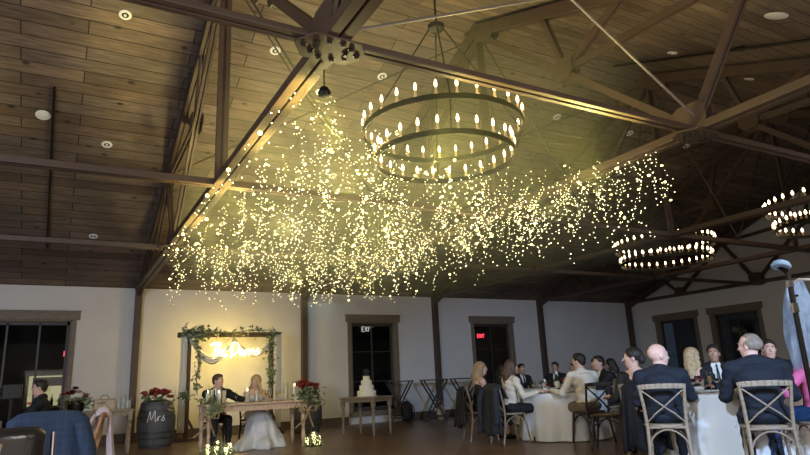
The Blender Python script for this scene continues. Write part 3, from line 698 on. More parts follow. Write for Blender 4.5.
REDF=mat('red_petals',(.40,.05,.04),.6,var=.4,vscale=20); RUST=mat('rust_petals',(.50,.12,.06),.6,var=.3,vscale=20); PINKP=mat('blush_petals',(.7,.45,.35),.6,var=.2,vscale=20)
LEAF=mat('eucalyptus_leaf',(.20,.25,.13),.55,var=.4,vscale=12); LEAFD=mat('dark_green_leaf',(.05,.07,.035),.5,var=.4,vscale=12)
def bloom(parent,c,r,m,n=16):
    b=MB(); c=Vector(c)
    for k in range(n):
        a=k*2.4; e=.2+1.1*(k/n); d=Vector((math.cos(a)*math.cos(e),math.sin(a)*math.cos(e),math.sin(e)))
        b.leaf(c+d*r*.1,d,Vector((0,0,1))+d*.2,r*(1.0-.35*k/n),r*.8)
    ball(b,c+Vector((0,0,r*.25)),r*.28,1); return b.build('bloom',m,parent,smooth=True)
def foliage(mb,pts,n,l,w,spread,down=.3):
    for _ in range(n):
        p=Vector(random.choice(pts))+Vector([random.gauss(0,spread) for _ in range(3)]); d=Vector([random.gauss(0,1) for _ in range(3)])+Vector((0,0,-down)); 
        if d.length<.1: continue
        mb.leaf(p,d,Vector([random.gauss(0,1) for _ in range(3)]),l*random.uniform(.6,1.2),w*random.uniform(.7,1.2))
def bouton(t,k):
    p=k['ch']+k['up']*.09+k['fwd']*.155-k['rt']*.10; b=bloom(t,p,.06,mat('orange_red_petals',(.85,.16,.08),.5,var=.2,vscale=20),14); b.name='boutonniere'
# ------------------------------------------------------------------ crossback chair
OAK=woodmat('weathered_oak_chair',(.27,.20,.135),.5); OAKD=woodmat('dark_stained_chair',(.035,.024,.018),.45); RUSH=mat('woven_seat',(.22,.17,.11),.8,var=.2,vscale=60,bump=.5,bscale=90)
def chair_proto(wood,name='crossback_chair'):
    t=thing(name,'','chair',(0,0,0)); sw=.22
    # faces +Y ; origin under seat centre ; back posts at y=-.2
    m=MB(); m.lathe([(.20,.445),(.225,.452),(.225,.468),(.20,.475),(.02,.478)],n=28); m.v=[(x*(1.0),y*.95,z) for x,y,z in m.v]; m.build('seat',RUSH,t,smooth=True)
    m=MB(); m.tube([(.225*math.cos(a*PI/16),.214*math.sin(a*PI/16),.458) for a in range(32)],.016,8,closed=True); m.build('seat_rim',wood,t,smooth=True)
    for s in(-1,1):
        MB().tube([(s*.215,-.27,0),(s*.20,-.225,.25),(s*.195,-.205,.46),(s*.205,-.235,.66),(s*.225,-.29,.86)],[.016,.018,.019,.018,.016],8).build('back_leg',wood,t,smooth=True)
        MB().tube([(s*.205,.225,0),(s*.19,.19,.25),(s*.18,.165,.45)],[.014,.018,.019],8).build('front_leg',wood,t,smooth=True)
    m=MB(); pts=[(.235*math.sin(u),-.292-.03*math.cos(u)+.012,.862+.012*math.cos(u)) for u in [(-1+i/6)*PI/2 for i in range(13)]]
    for i in range(len(pts)-1): m.bar(pts[i],pts[i+1],.022,.055)
    m.build('top_rail',wood,t,bevel=.006)
    for s in(-1,1):
        pts=[(s*.205,-.272,.83),(s*.09,-.272,.735),(0,-.265,.66),(-s*.10,-.245,.585),(-s*.185,-.215,.50)]
        m=MB()
        for i in range(4): m.bar(pts[i],pts[i+1],.012 if s>0 else .013,.034,up=(0,1,0))
        m.build('cross_slat',wood,t)
    m=MB(); m.tube([(-.195,-.21,.44),(0,-.235,.445),(.195,-.21,.44)],.013,6); m.build('back_rail',wood,t,smooth=True)
    def arch(a,b,name):
        a=Vector(a);b=Vector(b); MB().tube([a+(b-a)*u+Vector((0,0,.17*math.sin(PI*u)**.6)) for u in[i/10 for i in range(11)]],.010,6).build(name,wood,t,smooth=True)
    arch((-.2,-.225,.25),(.2,-.225,.25),'bow_brace'); arch((-.19,.19,.25),(.19,.19,.25),'bow_brace'); arch((-.2,-.22,.25),(-.19,.19,.25),'bow_brace'); arch((.2,-.22,.25),(.19,.19,.25),'bow_brace')
    return t
CH={}
def chair(loc,rz,label,wood=OAK,group='crossback banquet chairs'):
    if wood.name not in CH: o=CH[wood.name]=chair_proto(wood)
    else: o=copy_tree(CH[wood.name])
    o.location=(loc[0],loc[1],0); o.rotation_euler=(0,0,rz); tag(o,label,'chair',group); return o
def draped(name,label,cat,loc,rz,m,w=.46,front=.35,back=.6,th=.02,z=.90,y0=-.29,rip=.02,n=9,sleeves=False,flare=.06,group=None):
    # cloth hung over a chair back: back side towards -Y
    t=thing(name,label,cat,(loc[0],loc[1],0),rz,group)
    path=[]
    for i in range(12): u=i/11; path.append((-.055-.05*(1-u)**1.5,z-.04-back*(1-u),(1-u)))
    for i in range(1,8): a=PI*i/8; path.append((-.05*math.cos(a),z-.04+.045*math.sin(a),0))
    for i in range(8): u=i/7; path.append((.055+.04*u,z-.04-front*u,u))
    nx=30; mb=MB(); rows=[]
    for j,(dy,zz,hang) in enumerate(path):
        for i in range(nx+1):
            u=-1+2*i/nx; x=u*(w/2+flare*hang); edge=-.035*abs(u)**4*(1 if hang<=.02 else 0)
            yy=y0+dy+(rip*hang**.7*math.sin(u*n+j*.12)*(1 if dy<0 else 1))+ .012*hang*math.sin(u*23)
            zz2=zz+edge-(.03*math.sin(u*5+1)*hang if hang>.9 else 0)-.05*max(0,abs(u)-.75)*(1-hang)*2
            mb.v.append((x,yy,zz2))
    R=len(path)
    for j in range(R-1):
        for i in range(nx):
            a=j*(nx+1)+i; mb.f.append((a,a+1,a+nx+2,a+nx+1)); mb.mi.append(0)
    o=mb.build('cloth_body',m,t,smooth=True); s=o.modifiers.new('s','SOLIDIFY'); s.thickness=th; s.offset=0
    if sleeves:
        for s_ in(-1,1):
            MB().tube([(s_*(w/2-.05),y0-.07,z-.07),(s_*(w/2+.0),y0-.10,z-.25),(s_*(w/2+.01),y0-.11,z-.48),(s_*(w/2-.01),y0-.10,z-.6)],[.05,.055,.05,.045],10).build('sleeve',m,t,smooth=True)
    return t
# ------------------------------------------------------------------ table helpers
LINEN=mat('white_linen',(.72,.71,.68),.75,bump=.1,bscale=200)
def round_table(c,r,tl,cl,seed=0):
    t=thing('round_table',tl,'table',(c[0],c[1],0))
    MB().lathe([(r-.02,.71),(r-.005,.72),(r-.005,.735),(r-.02,.742)],n=40).build('tabletop',mat('table_ply',(.3,.22,.14),.6),t,smooth=False)
    for k in range(4):
        a=PI/4+k*PI/2; MB().tube([(.3*r/.76*math.cos(a),.3*r/.76*math.sin(a),0),(.3*r/.76*math.cos(a),.3*r/.76*math.sin(a),.72)],.014,8).build('leg',IRON,t)
    ph=seed
    def rp(rr,z,a):
        if z>.74: return rr
        d=(.745-z)/.73; return rr+d*(.035+.04*math.sin(a*9+ph)+.02*math.sin(a*17+ph*2))
    prof=[(.02,.752),(r*.6,.752),(r-.02,.752),(r+.004,.748),(r+.012,.735)]+[(r+.014,.735-.72*i/12) for i in range(1,13)]
    m=MB(); m.lathe(prof,n=120,ripple=rp); m.f=m.f[:-1]; m.mi=m.mi[:-1]
    o=m.build('tablecloth',LINEN,smooth=True,loc=(c[0],c[1],0)); tag(o,cl,'tablecloth')
CG=mat('thin_clear_glass',(.97,.99,.99),.02,trans=1,ior=1.12); WINEW=mat('white_wine',(.9,.7,.25),.05,trans=.8,ior=1.33); WINER=mat('red_wine',(.12,.01,.015),.1)
def wine_glass(loc,label,fill=None,flute=False,sc=1,group='stemware on the guest tables'):
    t=thing('wine_glass',label,'glass',loc,0,group); t.scale=(sc,sc,sc)
    if flute: pr=[(.033,0),(.030,.004),(.005,.008),(.004,.09),(.012,.10),(.024,.13),(.026,.17),(.022,.215),(.021,.215),(.024,.17),(.022,.132),(.003,.105)]
    else: pr=[(.035,0),(.032,.004),(.006,.008),(.004,.085),(.02,.095),(.038,.12),(.042,.145),(.034,.195),(.032,.195),(.039,.145),(.034,.121),(.004,.098)]
    MB().lathe(pr,n=16).build('glass_body',CG,t,smooth=True)
    if fill: MB().lathe([(.004,.10),(.033,.122),(.037,.142),(.036,.15)] if not flute else [(.004,.106),(.021,.133),(.023,.18)],n=16).build('drink',fill,t,smooth=True)
    return t
def candle(loc,label,h=.18,r=.04,lit=True,group=None,wax=None):
    t=thing('pillar_candle',label,'candle',loc,0,group)
    MB().lathe([(r*1.35,0),(r*1.35,h*1.35),(r*1.27,h*1.35),(r*1.27,.01),(.01,.008)],n=18).build('glass_cylinder',CG,t,smooth=True)
    MB().lathe([(r*.98,.012),(r,.02),(r,h-.01),(r*.8,h),(.006,h-.006)],n=18).build('candle_wax',wax or WAX,t,smooth=True)
    if lit: MB().lathe([(.003,h),(.009,h+.015),(.006,h+.03),(.001,h+.045)],n=8).build('flame',FLAME,t,smooth=True)
    return t
WAX=mat('candle_wax',(.85,.82,.72),.5); FLAME=mat('flame_glow',(1,.8,.4),.5,emit=(1,.7,.25),es=25)
# ================================================================== the wedding corner
WOODT=woodmat('light_farm_table_wood',(.58,.43,.31),.5,(12,3,3)); WOODG=woodmat('grey_brown_turned_wood',(.26,.20,.135),.5,(4,4,8)); WOODD=woodmat('dark_arch_wood',(.085,.05,.032),.6)
def turned_leg(mb,x,y,h,r=.035):
    mb.lathe([(r*.5,0),(r*.7,.02),(r*.5,.05),(r*.75,.08),(r*1.0,.12),(r*.75,.3),(r*.95,h*.62),(r*1.1,h*.68),(r*.7,h*.71),(r*1.2,h*.75),(r*.8,h*.79)],(x,y,0),14); mb.box((x-r*1.1,y-r*1.1,h*.79),(x+r*1.1,y+r*1.1,h))
def farm_table(name,label,loc,rz,L,W,H,m,legs=None,th=.035,apron=.09,over=.05,lr=.035):
    t=thing(name,label,'table',loc,rz); MB().box((-L/2,-W/2,H-th),(L/2,W/2,H)).build('tabletop',m,t,bevel=.008)
    a=MB(); x,y=L/2-over,W/2-over
    a.box((-x,-y-.01,H-th-apron),(x,-y+.012,H-th)).box((-x,y-.012,H-th-apron),(x,y+.01,H-th)).box((-x-.01,-y,H-th-apron),(-x+.012,y,H-th)).box((x-.012,-y,H-th-apron),(x+.01,y,H-th)); a.build('apron',m,t)
    for lx,ly in (legs or [(-x,-y),(x,-y),(-x,y),(x,y)]):
        b=MB(); turned_leg(b,lx,ly,H-th,lr); b.build('leg',m,t,smooth=True)
    return t
farm_table('sweetheart_table','long light wood table where the couple in suit and gown sit',(3.16,11.4,0),0,1.82,.74,.80,WOODT,over=.07,apron=.10,lr=.04)
# arch
t=thing('wedding_arch','dark wooden frame arch draped with sheer cloth behind the couple','arch',(3.44,14.3,0))
for s in(-1,1):
    MB().box((s*.93-.045,-.045,0),(s*.93+.045,.045,2.2)).build('post',WOODD,t,bevel=.005)
    m=MB(); m.bar((s*.93,-.04,.5),(s*.93-.25,-.04,.03),.05,.05).bar((s*.93,-.04,.5),(s*.93+.25,-.04,.03),.05,.05).box((s*.93-.3,-.06,0),(s*.93+.3,.06,.06)); m.build('foot_brace',WOODD,t)
MB().box((-1.18,-.05,2.2),(1.16,.05,2.31)).build('crossbeam',WOODD,t,bevel=.005)
SHEER=mat('sheer_white_cloth',(.75,.74,.68),.8,alpha=.75)
def strip(pts_a,pts_b,m,name,parent,wav=.02,sub=8):
    mb=MB(); n=len(pts_a)
    for i in range(n):
        a,b=Vector(pts_a[i]),Vector(pts_b[i])
        for j in range(sub+1):
            p=a.lerp(b,j/sub); p.y+=wav*math.sin(j*2.3+i*.15); mb.v.append(tuple(p))
    for i in range(n-1):
        for j in range(sub): q=i*(sub+1)+j; mb.f.append((q,q+1,q+sub+2,q+sub+1)); mb.mi.append(0)
    o=mb.build(name,m,parent,smooth=True); s=o.modifiers.new('s','SOLIDIFY'); s.thickness=.006; return o
sw=thing('sheer_drape','white sheer drape swagged along the top and sides of the wooden arch','drape',(3.44,14.3,0))
strip([(-1.12,-.09,2.28-.19*i) for i in range(12)],[(-.98,-.09,2.28-.19*i) for i in range(12)],SHEER,'side_fall',sw)
strip([(1.02,-.09,2.25-.19*i) for i in range(12)],[(1.14,-.09,2.25-.19*i) for i in range(12)],SHEER,'side_fall',sw)
strip([(-.95+1.0*u,-.11,2.22-.42*math.sin(PI*u)**1.0) for u in[i/14 for i in range(15)]],[(-.95+1.0*u,-.11,2.14-.52*math.sin(PI*u)**1.0-.02) for u in[i/14 for i in range(15)]],SHEER,'top_swag',sw)
strip([(.05+.98*u,-.11,2.16-.35*math.sin(PI*u)**1.0+.12*u) for u in[i/14 for i in range(15)]],[(.05+.98*u,-.11,2.10-.42*math.sin(PI*u)**1.0+.12*u) for u in[i/14 for i in range(15)]],SHEER,'top_swag',sw)
def garland(label,loc,pts,n,l=.11,w=.05,spread=.05,m=LEAF,down=.3):
    t=thing('greenery_garland',label,'greenery',loc); b=MB(); b.tube(pts,.008,5); b.build('stem',LEAFD,t)
    b=MB(); foliage(b,[Vector(pts[i]).lerp(Vector(pts[i+1]),u) for i in range(len(pts)-1) for u in(0,.25,.5,.75)],n,l,w,spread,down); b.build('leaves',m,t,smooth=True); return t
garland('green leafy garland running along the top beam of the wooden arch',(3.44,14.2,0),[(-1.0,0,2.30),(-.5,-.03,2.33),(-.1,-.03,2.28),(.3,-.03,2.33),(.75,0,2.36),(1.05,0,2.32)],110,.11,.05,.045)
garland('large leafy cluster at the upper left corner of the arch',(2.5,14.15,0),[(-.12,0,2.35),(.1,-.05,2.22),(.28,-.03,2.35),(.12,0,2.05)],130,.12,.07,.075)
garland('long green garland trailing down the left post of the arch',(2.66,14.15,0),[(0,0,2.1),(.05,0,1.7),(.0,-.02,1.3),(.03,0,.95)],130,.09,.05,.04,down=1)
garland('long green garland trailing down the right post of the arch',(4.32,14.15,0),[(0,0,2.25),(-.03,0,1.8),(.02,-.02,1.35),(-.02,0,.95)],190,.09,.05,.045,down=1)
garland('small leafy tieback tuft halfway down the left arch post',(2.44,14.15,0),[(-.02,0,1.0),(.03,0,.86)],60,.10,.05,.05)
# neon script
NEON=mat('warm_white_neon',(1,.95,.7),.4,emit=(1,.72,.20),es=130); NEONB=mat('acrylic_backing',(.9,.85,.6),.1,alpha=.03)
def cursive(word,h):
    # handwritten strokes, x grows; lower-case letters joined
    out=[];x=0
    def arc(cx,cy,rx,ry,a0,a1,n=10): return [(cx+rx*math.cos(rad(a0+(a1-a0)*i/n)),cy+ry*math.sin(rad(a0+(a1-a0)*i/n))) for i in range(n+1)]
    for ch in word:
        if ch=='T': out.append([(x-.05*h,h*.92),(x+.2*h,h*1.02),(x+.65*h,h*1.0)]); out.append([(x+.34*h,h),(x+.26*h,.5*h),(x+.14*h,-.15*h)]); x+=.42*h
        elif ch=='h': out.append([(x+.16*h,h*.98),(x+.08*h,.4*h),(x,0)]); out.append([(x+.02*h,.2*h)]+[(x+a*h,b*h) for a,b in((.1,.42),(.2,.45),(.24,.3),(.22,.05),(.32,.03))]); x+=.32*h
        elif ch=='e': out.append([(x+a*h,b*h) for a,b in((0,.2),(.15,.25),(.24,.38),(.14,.47),(.04,.3),(.06,.08),(.18,.0),(.32,.12))]); x+=.38*h
        elif ch=='D': out.append([(x+.15*h,h*.95),(x+.08*h,.4*h),(x,-.1*h)]); out.append([(x-.1*h,.85*h)]+[(x+a*h,b*h) for a,b in((.15,1.0),(.45,.95),(.6,.7),(.5,.35),(.25,.1),(0,.05))]); x+=.68*h
        elif ch=='u': out.append([(x+a*h,b*h) for a,b in((0,.42),(.0,.15),(.1,.02),(.22,.12),(.27,.42),(.26,.1),(.36,.05))]); x+=.36*h
        elif ch=='n': out.append([(x+a*h,b*h) for a,b in((0,.05),(.04,.42),(.04,.05),(.1,.35),(.22,.42),(.26,.25),(.26,.05),(.36,.08))]); x+=.36*h
        elif ch=='s': out.append([(x+a*h,b*h) for a,b in((0,.02),(.20,.46),(.13,.33),(.25,.15),(.14,-.02),(.0,.07))]); x+=.32*h
        elif ch=='M': out.append([(x+a*h,b*h) for a,b in((0,0),(.12,.85),(.17,.95),(.28,.2),(.5,.95),(.55,.9),(.58,.1),(.68,.05))]); x+=.72*h
        elif ch=='r': out.append([(x+a*h,b*h) for a,b in((0,.05),(.06,.42),(.08,.05),(.08,.3),(.16,.43),(.26,.4))]); x+=.3*h
        elif ch==' ': x+=.2*h
    return out,x
def smooth_pl(pl,n=4):
    if len(pl)<3: return pl
    P=[pl[0]]+list(pl)+[pl[-1]]; out=[]
    for i in range(1,len(P)-2):
        for k in range(n):
            t=k/n; a,b,c,d=P[i-1],P[i],P[i+1],P[i+2]
            out.append(tuple(.5*((2*b[j])+(-a[j]+c[j])*t+(2*a[j]-5*b[j]+4*c[j]-d[j])*t*t+(-a[j]+3*b[j]-3*c[j]+d[j])*t**3) for j in(0,1)))
    out.append(pl[-1]); return out
t=thing('neon_sign','glowing white cursive neon sign reading The Dunns hung in the arch','neon sign',(2.98,14.22,1.70))
st,wd=cursive('The Dunns',.36); sc_=1.10/wd; m=MB()
for pl in st: m.tube([(x*sc_*1.0,0,z*.80+x*sc_*.03+.06) for x,z in smooth_pl(pl)],.0085,6)
m.build('neon_tube',NEON,t,smooth=True); MB().box((-.1,.03,-.05),(1.2,.036,.52)).build('backing_panel',NEONB,t)
for x in(.1,1.0): MB().tube([(x,.033,.5),(x,.033,.42)],.004,5).build('hanging_wire',IRON,t)
# barrels
BARR=woodmat('grey_barrel_staves',(.085,.085,.09),.6,(14,14,2),.35); HOOP=mat('barrel_hoop_iron',(.07,.07,.075),.5,metal=.5)
CHALK=mat('white_paint_script',(.85,.85,.82),.6)
def barrel(loc,label,word,r=.30,rm=.365,H=.86):
    t=thing('wine_barrel',label,'barrel',loc); pr=lambda u: r+(rm-r)*math.sin(PI*u)
    m=MB(); m.lathe([(r-.03,.02),(r-.005,0)]+[(pr(i/14),H*i/14) for i in range(15)]+[(r-.03,H),(r-.035,H-.02),(.01,H-.02)],n=32,ripple=lambda q,z,a:q*(1+.004*math.cos(a*24))); m.build('staves',BARR,t,smooth=True)
    for z in(.02,.16,.27,.56,.67,.81):
        m=MB(); q=pr(z/H)+.004; q2=pr((z+.035)/H)+.004; m.lathe([(q-.01,z),(q,z),(q2,z+.035),(q2-.01,z+.035)],n=40); m.build('hoop',HOOP,t,smooth=True)
    st,wd=cursive(word,.20); m=MB()
    az=math.atan2(-loc[1],-loc[0])   # towards the room
    for pl in st:
        P=[]
        for x,z in smooth_pl(pl):
            a=az+((x-wd/2)*1.25)/.36; zz=.50+z+(x-wd/2)*.12; q=pr(zz/H)+.006; P.append((q*math.cos(a),q*math.sin(a),zz))
        m.tube(P,.0075,5)
    m.build('painted_script',CHALK,t,smooth=True); return t
barrel((1.82,13.62,0),'grey wooden barrel with white script Mrs and red flowers on top, left of the arch','Mrs')
barrel((5.08,13.9,0),'grey wooden barrel with white script Mr behind the right end of the long table','Mr')
def flower_box(loc,label,n,w,blooms,mats,leafn=60,h=.1,container=None):
    t=thing('flower_arrangement',label,'flowers',loc)
    if container: MB().lathe([(w*.25,0),(w*.32,.02),(w*.35,h),(w*.3,h),(w*.28,.02)],n=16).build('bowl',container,t,smooth=True)
    else: MB().lathe([(w*.4,0),(w*.45,.01),(w*.3,.05)],n=14).build('moss_base',LEAFD,t)
    for k in range(n):
        a=random.uniform(0,6.28); q=w*.5*math.sqrt(random.random()); bloom(t,(q*math.cos(a),q*math.sin(a)*.7,h+random.uniform(0,.10)+.12*(1-q/(w*.5))),blooms*random.uniform(.8,1.2),mats[k%len(mats)])
    b=MB(); foliage(b,[(random.uniform(-.5,.5)*w,random.uniform(-.3,.3)*w,h*.8) for _ in range(12)],leafn,.11,.05,.04,-.1); b.build('leaves',LEAF,t,smooth=True)
    return t
flower_box((1.82,13.62,.85),'red and rust flowers heaped on the barrel with white script Mrs',34,.60,.085,[REDF,RUST,RUST],60,.07)
flower_box((5.08,13.85,.87),'red and rust flowers heaped on the barrel behind the long table right end',34,.62,.085,[RUST,REDF,RUST],60,.09)
garland('small pale bouquet hung on the front of the left barrel',(2.02,13.30,.74),[(0,0,0),(.05,0,.03)],26,.07,.04,.035,mat('pale_gold_leaf',(.4,.33,.16),.6))
garland('leafy bouquet with pale blooms on the front of the barrel behind the long table',(5.16,13.52,.66),[(0,0,.05),(.08,0,-.05)],50,.08,.05,.07,mat('pale_mixed_leaf',(.35,.36,.22),.6))
# console table with box, glass candles, flowers
farm_table('console_table','brown turned-leg table left of the barrel holding a sign box',(.62,12.85,0),0,1.36,.46,.775,WOODG,legs=[(-.62,-.17),(.62,-.17),(0,-.17),(-.62,.17),(.62,.17)],apron=.07,lr=.032)
KEEP=woodmat('sign_box_wood',(.36,.26,.15),.5)
t=thing('card_box','brown wooden card box with dark lettering and wire handle on the turned-leg table','box',(.80,12.8,.776)); MB().box((-.18,-.1,0),(.18,.1,.20)).build('box_body',KEEP,t,bevel=.006)
m=MB(); m.box((-.155,-.106,.025),(.155,-.101,.175)); m.build('front_panel',mat('kraft_panel',(.5,.42,.28),.7),t); m=MB(); stroke_text(m,'CARDS',-.12,.115,.04,-.108,.0035); m.build('lettering',IRON,t)
m=MB(); m.tube([(.07*math.cos(a*PI/8),0,.2+.07*math.sin(a*PI/8)) for a in range(9)],.006,6); m.tube([(-.05,-.108,.09),(0,-.108,.06),(.05,-.108,.09)],.004,5); m.build('handle',IRON,t)
for k,(x,h) in enumerate(((1.03,.15),(1.12,.19),(1.21,.15))): candle((x,12.82,.776),['short glass candle cylinder beside the card box','tall glass candle cylinder, middle of three by the card box','glass candle cylinder at the right end of the console table'][k],h,.032,False,'glass candle cylinders on the console table',mat('bluish_wax',(.6,.66,.72),.4))
flower_box((.34,12.8,.776),'dark red and green bouquet at the left end of the console table',12,.42,.075,[mat('wine_petals',(.16,.02,.025),.6,var=.3,vscale=20),PINKP,REDF],120,.20,IRON)
# candles and decor on the sweetheart table
for k,(x,y,h,lit,l) in enumerate(((2.32,11.25,.20,1,'far left of the couple'),(2.42,11.45,.25,0,'second from the left in front of the man in black suit'),(2.50,11.2,.19,1,'third from the left before the man in black suit'),(2.62,11.35,.23,0,'fourth from the left'),
    (3.02,11.3,.20,1,'left of the pair before the woman in white'),(3.18,11.25,.20,0,'right of the pair before the woman in white'),(3.75,11.35,.24,0,'left of the three at the right table end'),(3.87,11.2,.25,1,'middle one at the right table end'),(3.98,11.4,.24,0,'rightmost on the long table'))):
    candle((x,y,.801),'pillar candle in glass, '+l,h,.034,bool(lit),'pillar candles on the long table')
for k,x in enumerate((2.80,3.36,3.44,3.55,3.64)): wine_glass((x,11.2+.04*(k%3),.801),'clear stemmed glass among the candles on the long table',WINEW if k%2 else None,k%2==0,1,'glasses on the long table')
tag(MB().lathe([(.06,0),(.11,.012),(.115,.02),(.10,.016),(.02,.01)],n=24).build('dinner_plate',mat('white_china',(.8,.79,.76),.25),smooth=True,loc=(2.78,11.42,.801)),'white plate in front of the man in the black suit','plate')
tag(MB().lathe([(.06,0),(.11,.012),(.115,.02),(.10,.016),(.02,.01)],n=24).build('dinner_plate',MATS['white_china'],smooth=True,loc=(3.42,11.45,.801)),'white plate in front of the woman in the white gown','plate')
garland('leafy spray lying over the left end of the long table',(2.25,10.98,0),[(-.05,.1,.83),(.15,.0,.84),(.2,-.04,.72),(.0,-.05,.66)],90,.09,.05,.05)
garland('leafy spray with pale flowers over the right end of the long table',(4.02,10.98,0),[(-.12,.1,.83),(.08,.0,.84),(.1,-.06,.70)],80,.09,.05,.05)
BURL=mat('burlap',(.42,.30,.16),.9,var=.2,vscale=40,bump=.4,bscale=150)
def bow(loc,label,s=1):
    t=thing('burlap_bow',label,'bow',loc); 
    for sg in(-1,1):
        pts=[(0,0,0),(sg*.07*s,-.03,.07*s),(sg*.16*s,-.03,.06*s),(sg*.15*s,-.02,-.02*s),(0,0,0)]
        m=MB()
        for i in range(4): m.bar(pts[i],pts[i+1],.012,.09*s,up=(0,1,0))
        m.build('loop',BURL,t,bevel=.003)
        m=MB(); pts=[(0,-.01,0),(sg*.04*s,-.03,-.14*s),(sg*(.10 if sg>0 else .24)*s,-.02,-.30*s)]
        for i in range(2): m.bar(pts[i],pts[i+1],.012,.075*s,up=(0,1,0))
        m.build('tail',BURL,t,bevel=.003)
    m=MB(); ball(m,(0,-.02,0),.035*s,2); m.build('knot',BURL,t,smooth=True)
bow((2.28,10.93,.60),'burlap bow tied at the left front corner of the long table'); bow((4.02,10.93,.62),'burlap bow tied at the right front corner of the long table')
# glass lanterns with fairy lights on the floor
VB=mat('vase_bulb_glow',(1,.85,.4),.4,emit=(1,.85,.4),es=8)
def glowvase(loc,label,r,h,group):
    t=thing('glass_lantern_vase',label,'vase',loc,0,group)
    MB().lathe([(r*.9,0),(r,.01),(r,h*.7),(r*.62,h*.86),(r*.62,h),(r*.57,h),(r*.57,h*.86),(r*.93,h*.69),(r*.93,.02),(.01,.015)],n=18).build('glass_body',CG,t,smooth=True)
    m=MB()
    for k in range(16):
        a=k*2.4; q=r*.7*((k%4+1)/4); ball(m,(q*math.cos(a),q*math.sin(a),.03+(h*.62)*k/16),.006,1)
    o=m.build('fairy_bulbs',VB,t,smooth=True); o['kind']='stuff'
    return t
for k,(x,y,r,h) in enumerate(((2.20,10.55,.055,.30),(2.36,10.66,.07,.20),(2.50,10.60,.06,.17),(2.60,10.75,.06,.26),(2.42,10.85,.05,.33))): glowvase((x,y,0),['tall thin glowing glass vase at the far left on the floor','squat glowing glass jar, second in the left floor group','small glowing jar low in the left floor group','glowing glass jar at the right of the left floor group','tallest glowing vase at the back of the left floor group'][k],r,h,'glowing glass vases under the left table end')
for k,(x,y,r,h) in enumerate(((4.06,10.72,.07,.30),(4.18,10.80,.075,.24),(3.98,10.85,.06,.20),(4.14,10.95,.06,.34))): glowvase((x,y,0),['front glowing glass vase under the right table end','rightmost glowing glass jar under the right table end','small glowing jar nearest the white gown','tall glowing vase behind the right floor group'][k],r,h,'glowing glass vases under the right table end')
garland('greenery tucked among the left glowing vases on the floor',(2.4,10.62,0),[(-.2,0,.05),(.0,.04,.08),(.22,.0,.05)],90,.09,.045,.05)
garland('greenery tucked among the right glowing vases on the floor',(4.1,10.76,0),[(-.12,0,.05),(.0,.04,.08),(.14,.0,.05)],70,.09,.045,.05)
# couple
SUITB=mat('black_tuxedo',(.012,.012,.014),.7)
person('person in black suit seated behind the long table, looking towards the white gown',(2.66,12.1),PI,'suit','short',H_BROWN,SKIN,.011,look=.75,colors={'jacket':SUITB,'tie':BLACKC},la=v3(-.42,.50,.83),ra=v3(.15,.50,.82))
GOWN=mat('sparkly_white_gown',(.62,.66,.74),.5,var=.18,vscale=60,bump=.5,bscale=150)
person('person in white wedding gown with long wavy blonde hair seated behind the long table',(3.38,12.1),PI,'strapless','long',H_BLONDE,SKIN,.011,look=-.8,fem=True,colors={'dress':GOWN},la=v3(-.16,.45,.83),ra=v3(.28,.48,.83),legs=False,seat=.44)
# gown skirt spreading under and before the table
def gown(V):
    q=V-np.array([3.36,11.72,0]); a=np.arctan2(q[:,1],q[:,0]); f_=np.clip((.72-V[:,2])/.7,0,1); r_=1+f_*(.045*np.sin(a*14)+.03*np.sin(a*23+1)); o=V.copy(); o[:,0]=3.36+q[:,0]*r_; o[:,1]=11.72+q[:,1]*r_; o[:,2]=np.maximum(o[:,2],.004); return o
s=SDF(.06); s.cone((3.36,11.92,.50),(3.36,11.5,.08),.17,.36).cone((3.36,11.6,.50),(3.35,11.45,.3),.17,.26).cone((3.3,11.55,.12),(2.86,11.15,.02),.25,.13).cone((3.4,11.5,.12),(3.60,11.25,.03),.26,.14).cone((3.36,11.5,.12),(3.3,11.12,.03),.3,.16); s.cut((3.36,11.6,-1.0),(3,3,1.0),k=.004)
o=sdf_obj('gown_skirt',s,.018,GOWN,None,gown); tag(o,'full sparkling white gown skirt spilling onto the floor under the long table','gown skirt')
BENCH=woodmat('dark_bench_chair',(.05,.035,.025),.5)
chair((2.66,12.15),PI,'dark wooden chair under the man in the black suit at the long table',OAKD); chair((3.38,12.15),PI,'dark wooden chair hidden behind the white gown',OAKD)
# ------------------------------------------------------------------ cake table
farm_table('cake_table','square grey-brown turned-leg table holding the white tiered cake',(5.80,12.18,0),rad(-57),.86,.80,.765,WOODG,over=.06,apron=.07,lr=.034)
ICE=mat('white_icing',(.82,.79,.70),.55,bump=.15,bscale=30)
t=thing('wedding_cake','white four-tier round wedding cake with a hoop topper','cake',(5.80,12.15,.766))
MB().lathe([(.22,0),(.225,.006),(.225,.012),(.21,.014)],n=32).build('cake_board',WHITES,t,smooth=True)
z=.014
for r,h in((.20,.11),(.155,.11),(.115,.10),(.075,.09)):
    MB().lathe([(r-.004,z),(r,z+.006),(r,z+h-.008),(r-.008,z+h),(.005,z+h)],n=40).build('tier',ICE,t,smooth=True)
    z+=h
m=MB(); m.tube([(.055*math.cos(a*PI/12),0,z+.09+.055*math.sin(a*PI/12)) for a in range(24)],.004,5,closed=True); m.tube([(0,0,z-.01),(0,0,z+.035)],.003,5); m.tube([(-.015,0,z+.06),(-.015,0,z+.12),(.015,0,z+.11),(.02,0,z+.09),(.012,0,z+.065),(-.015,0,z+.06)],.003,5); m.build('topper',mat('topper_grey',(.25,.25,.25),.4,metal=.6),t)
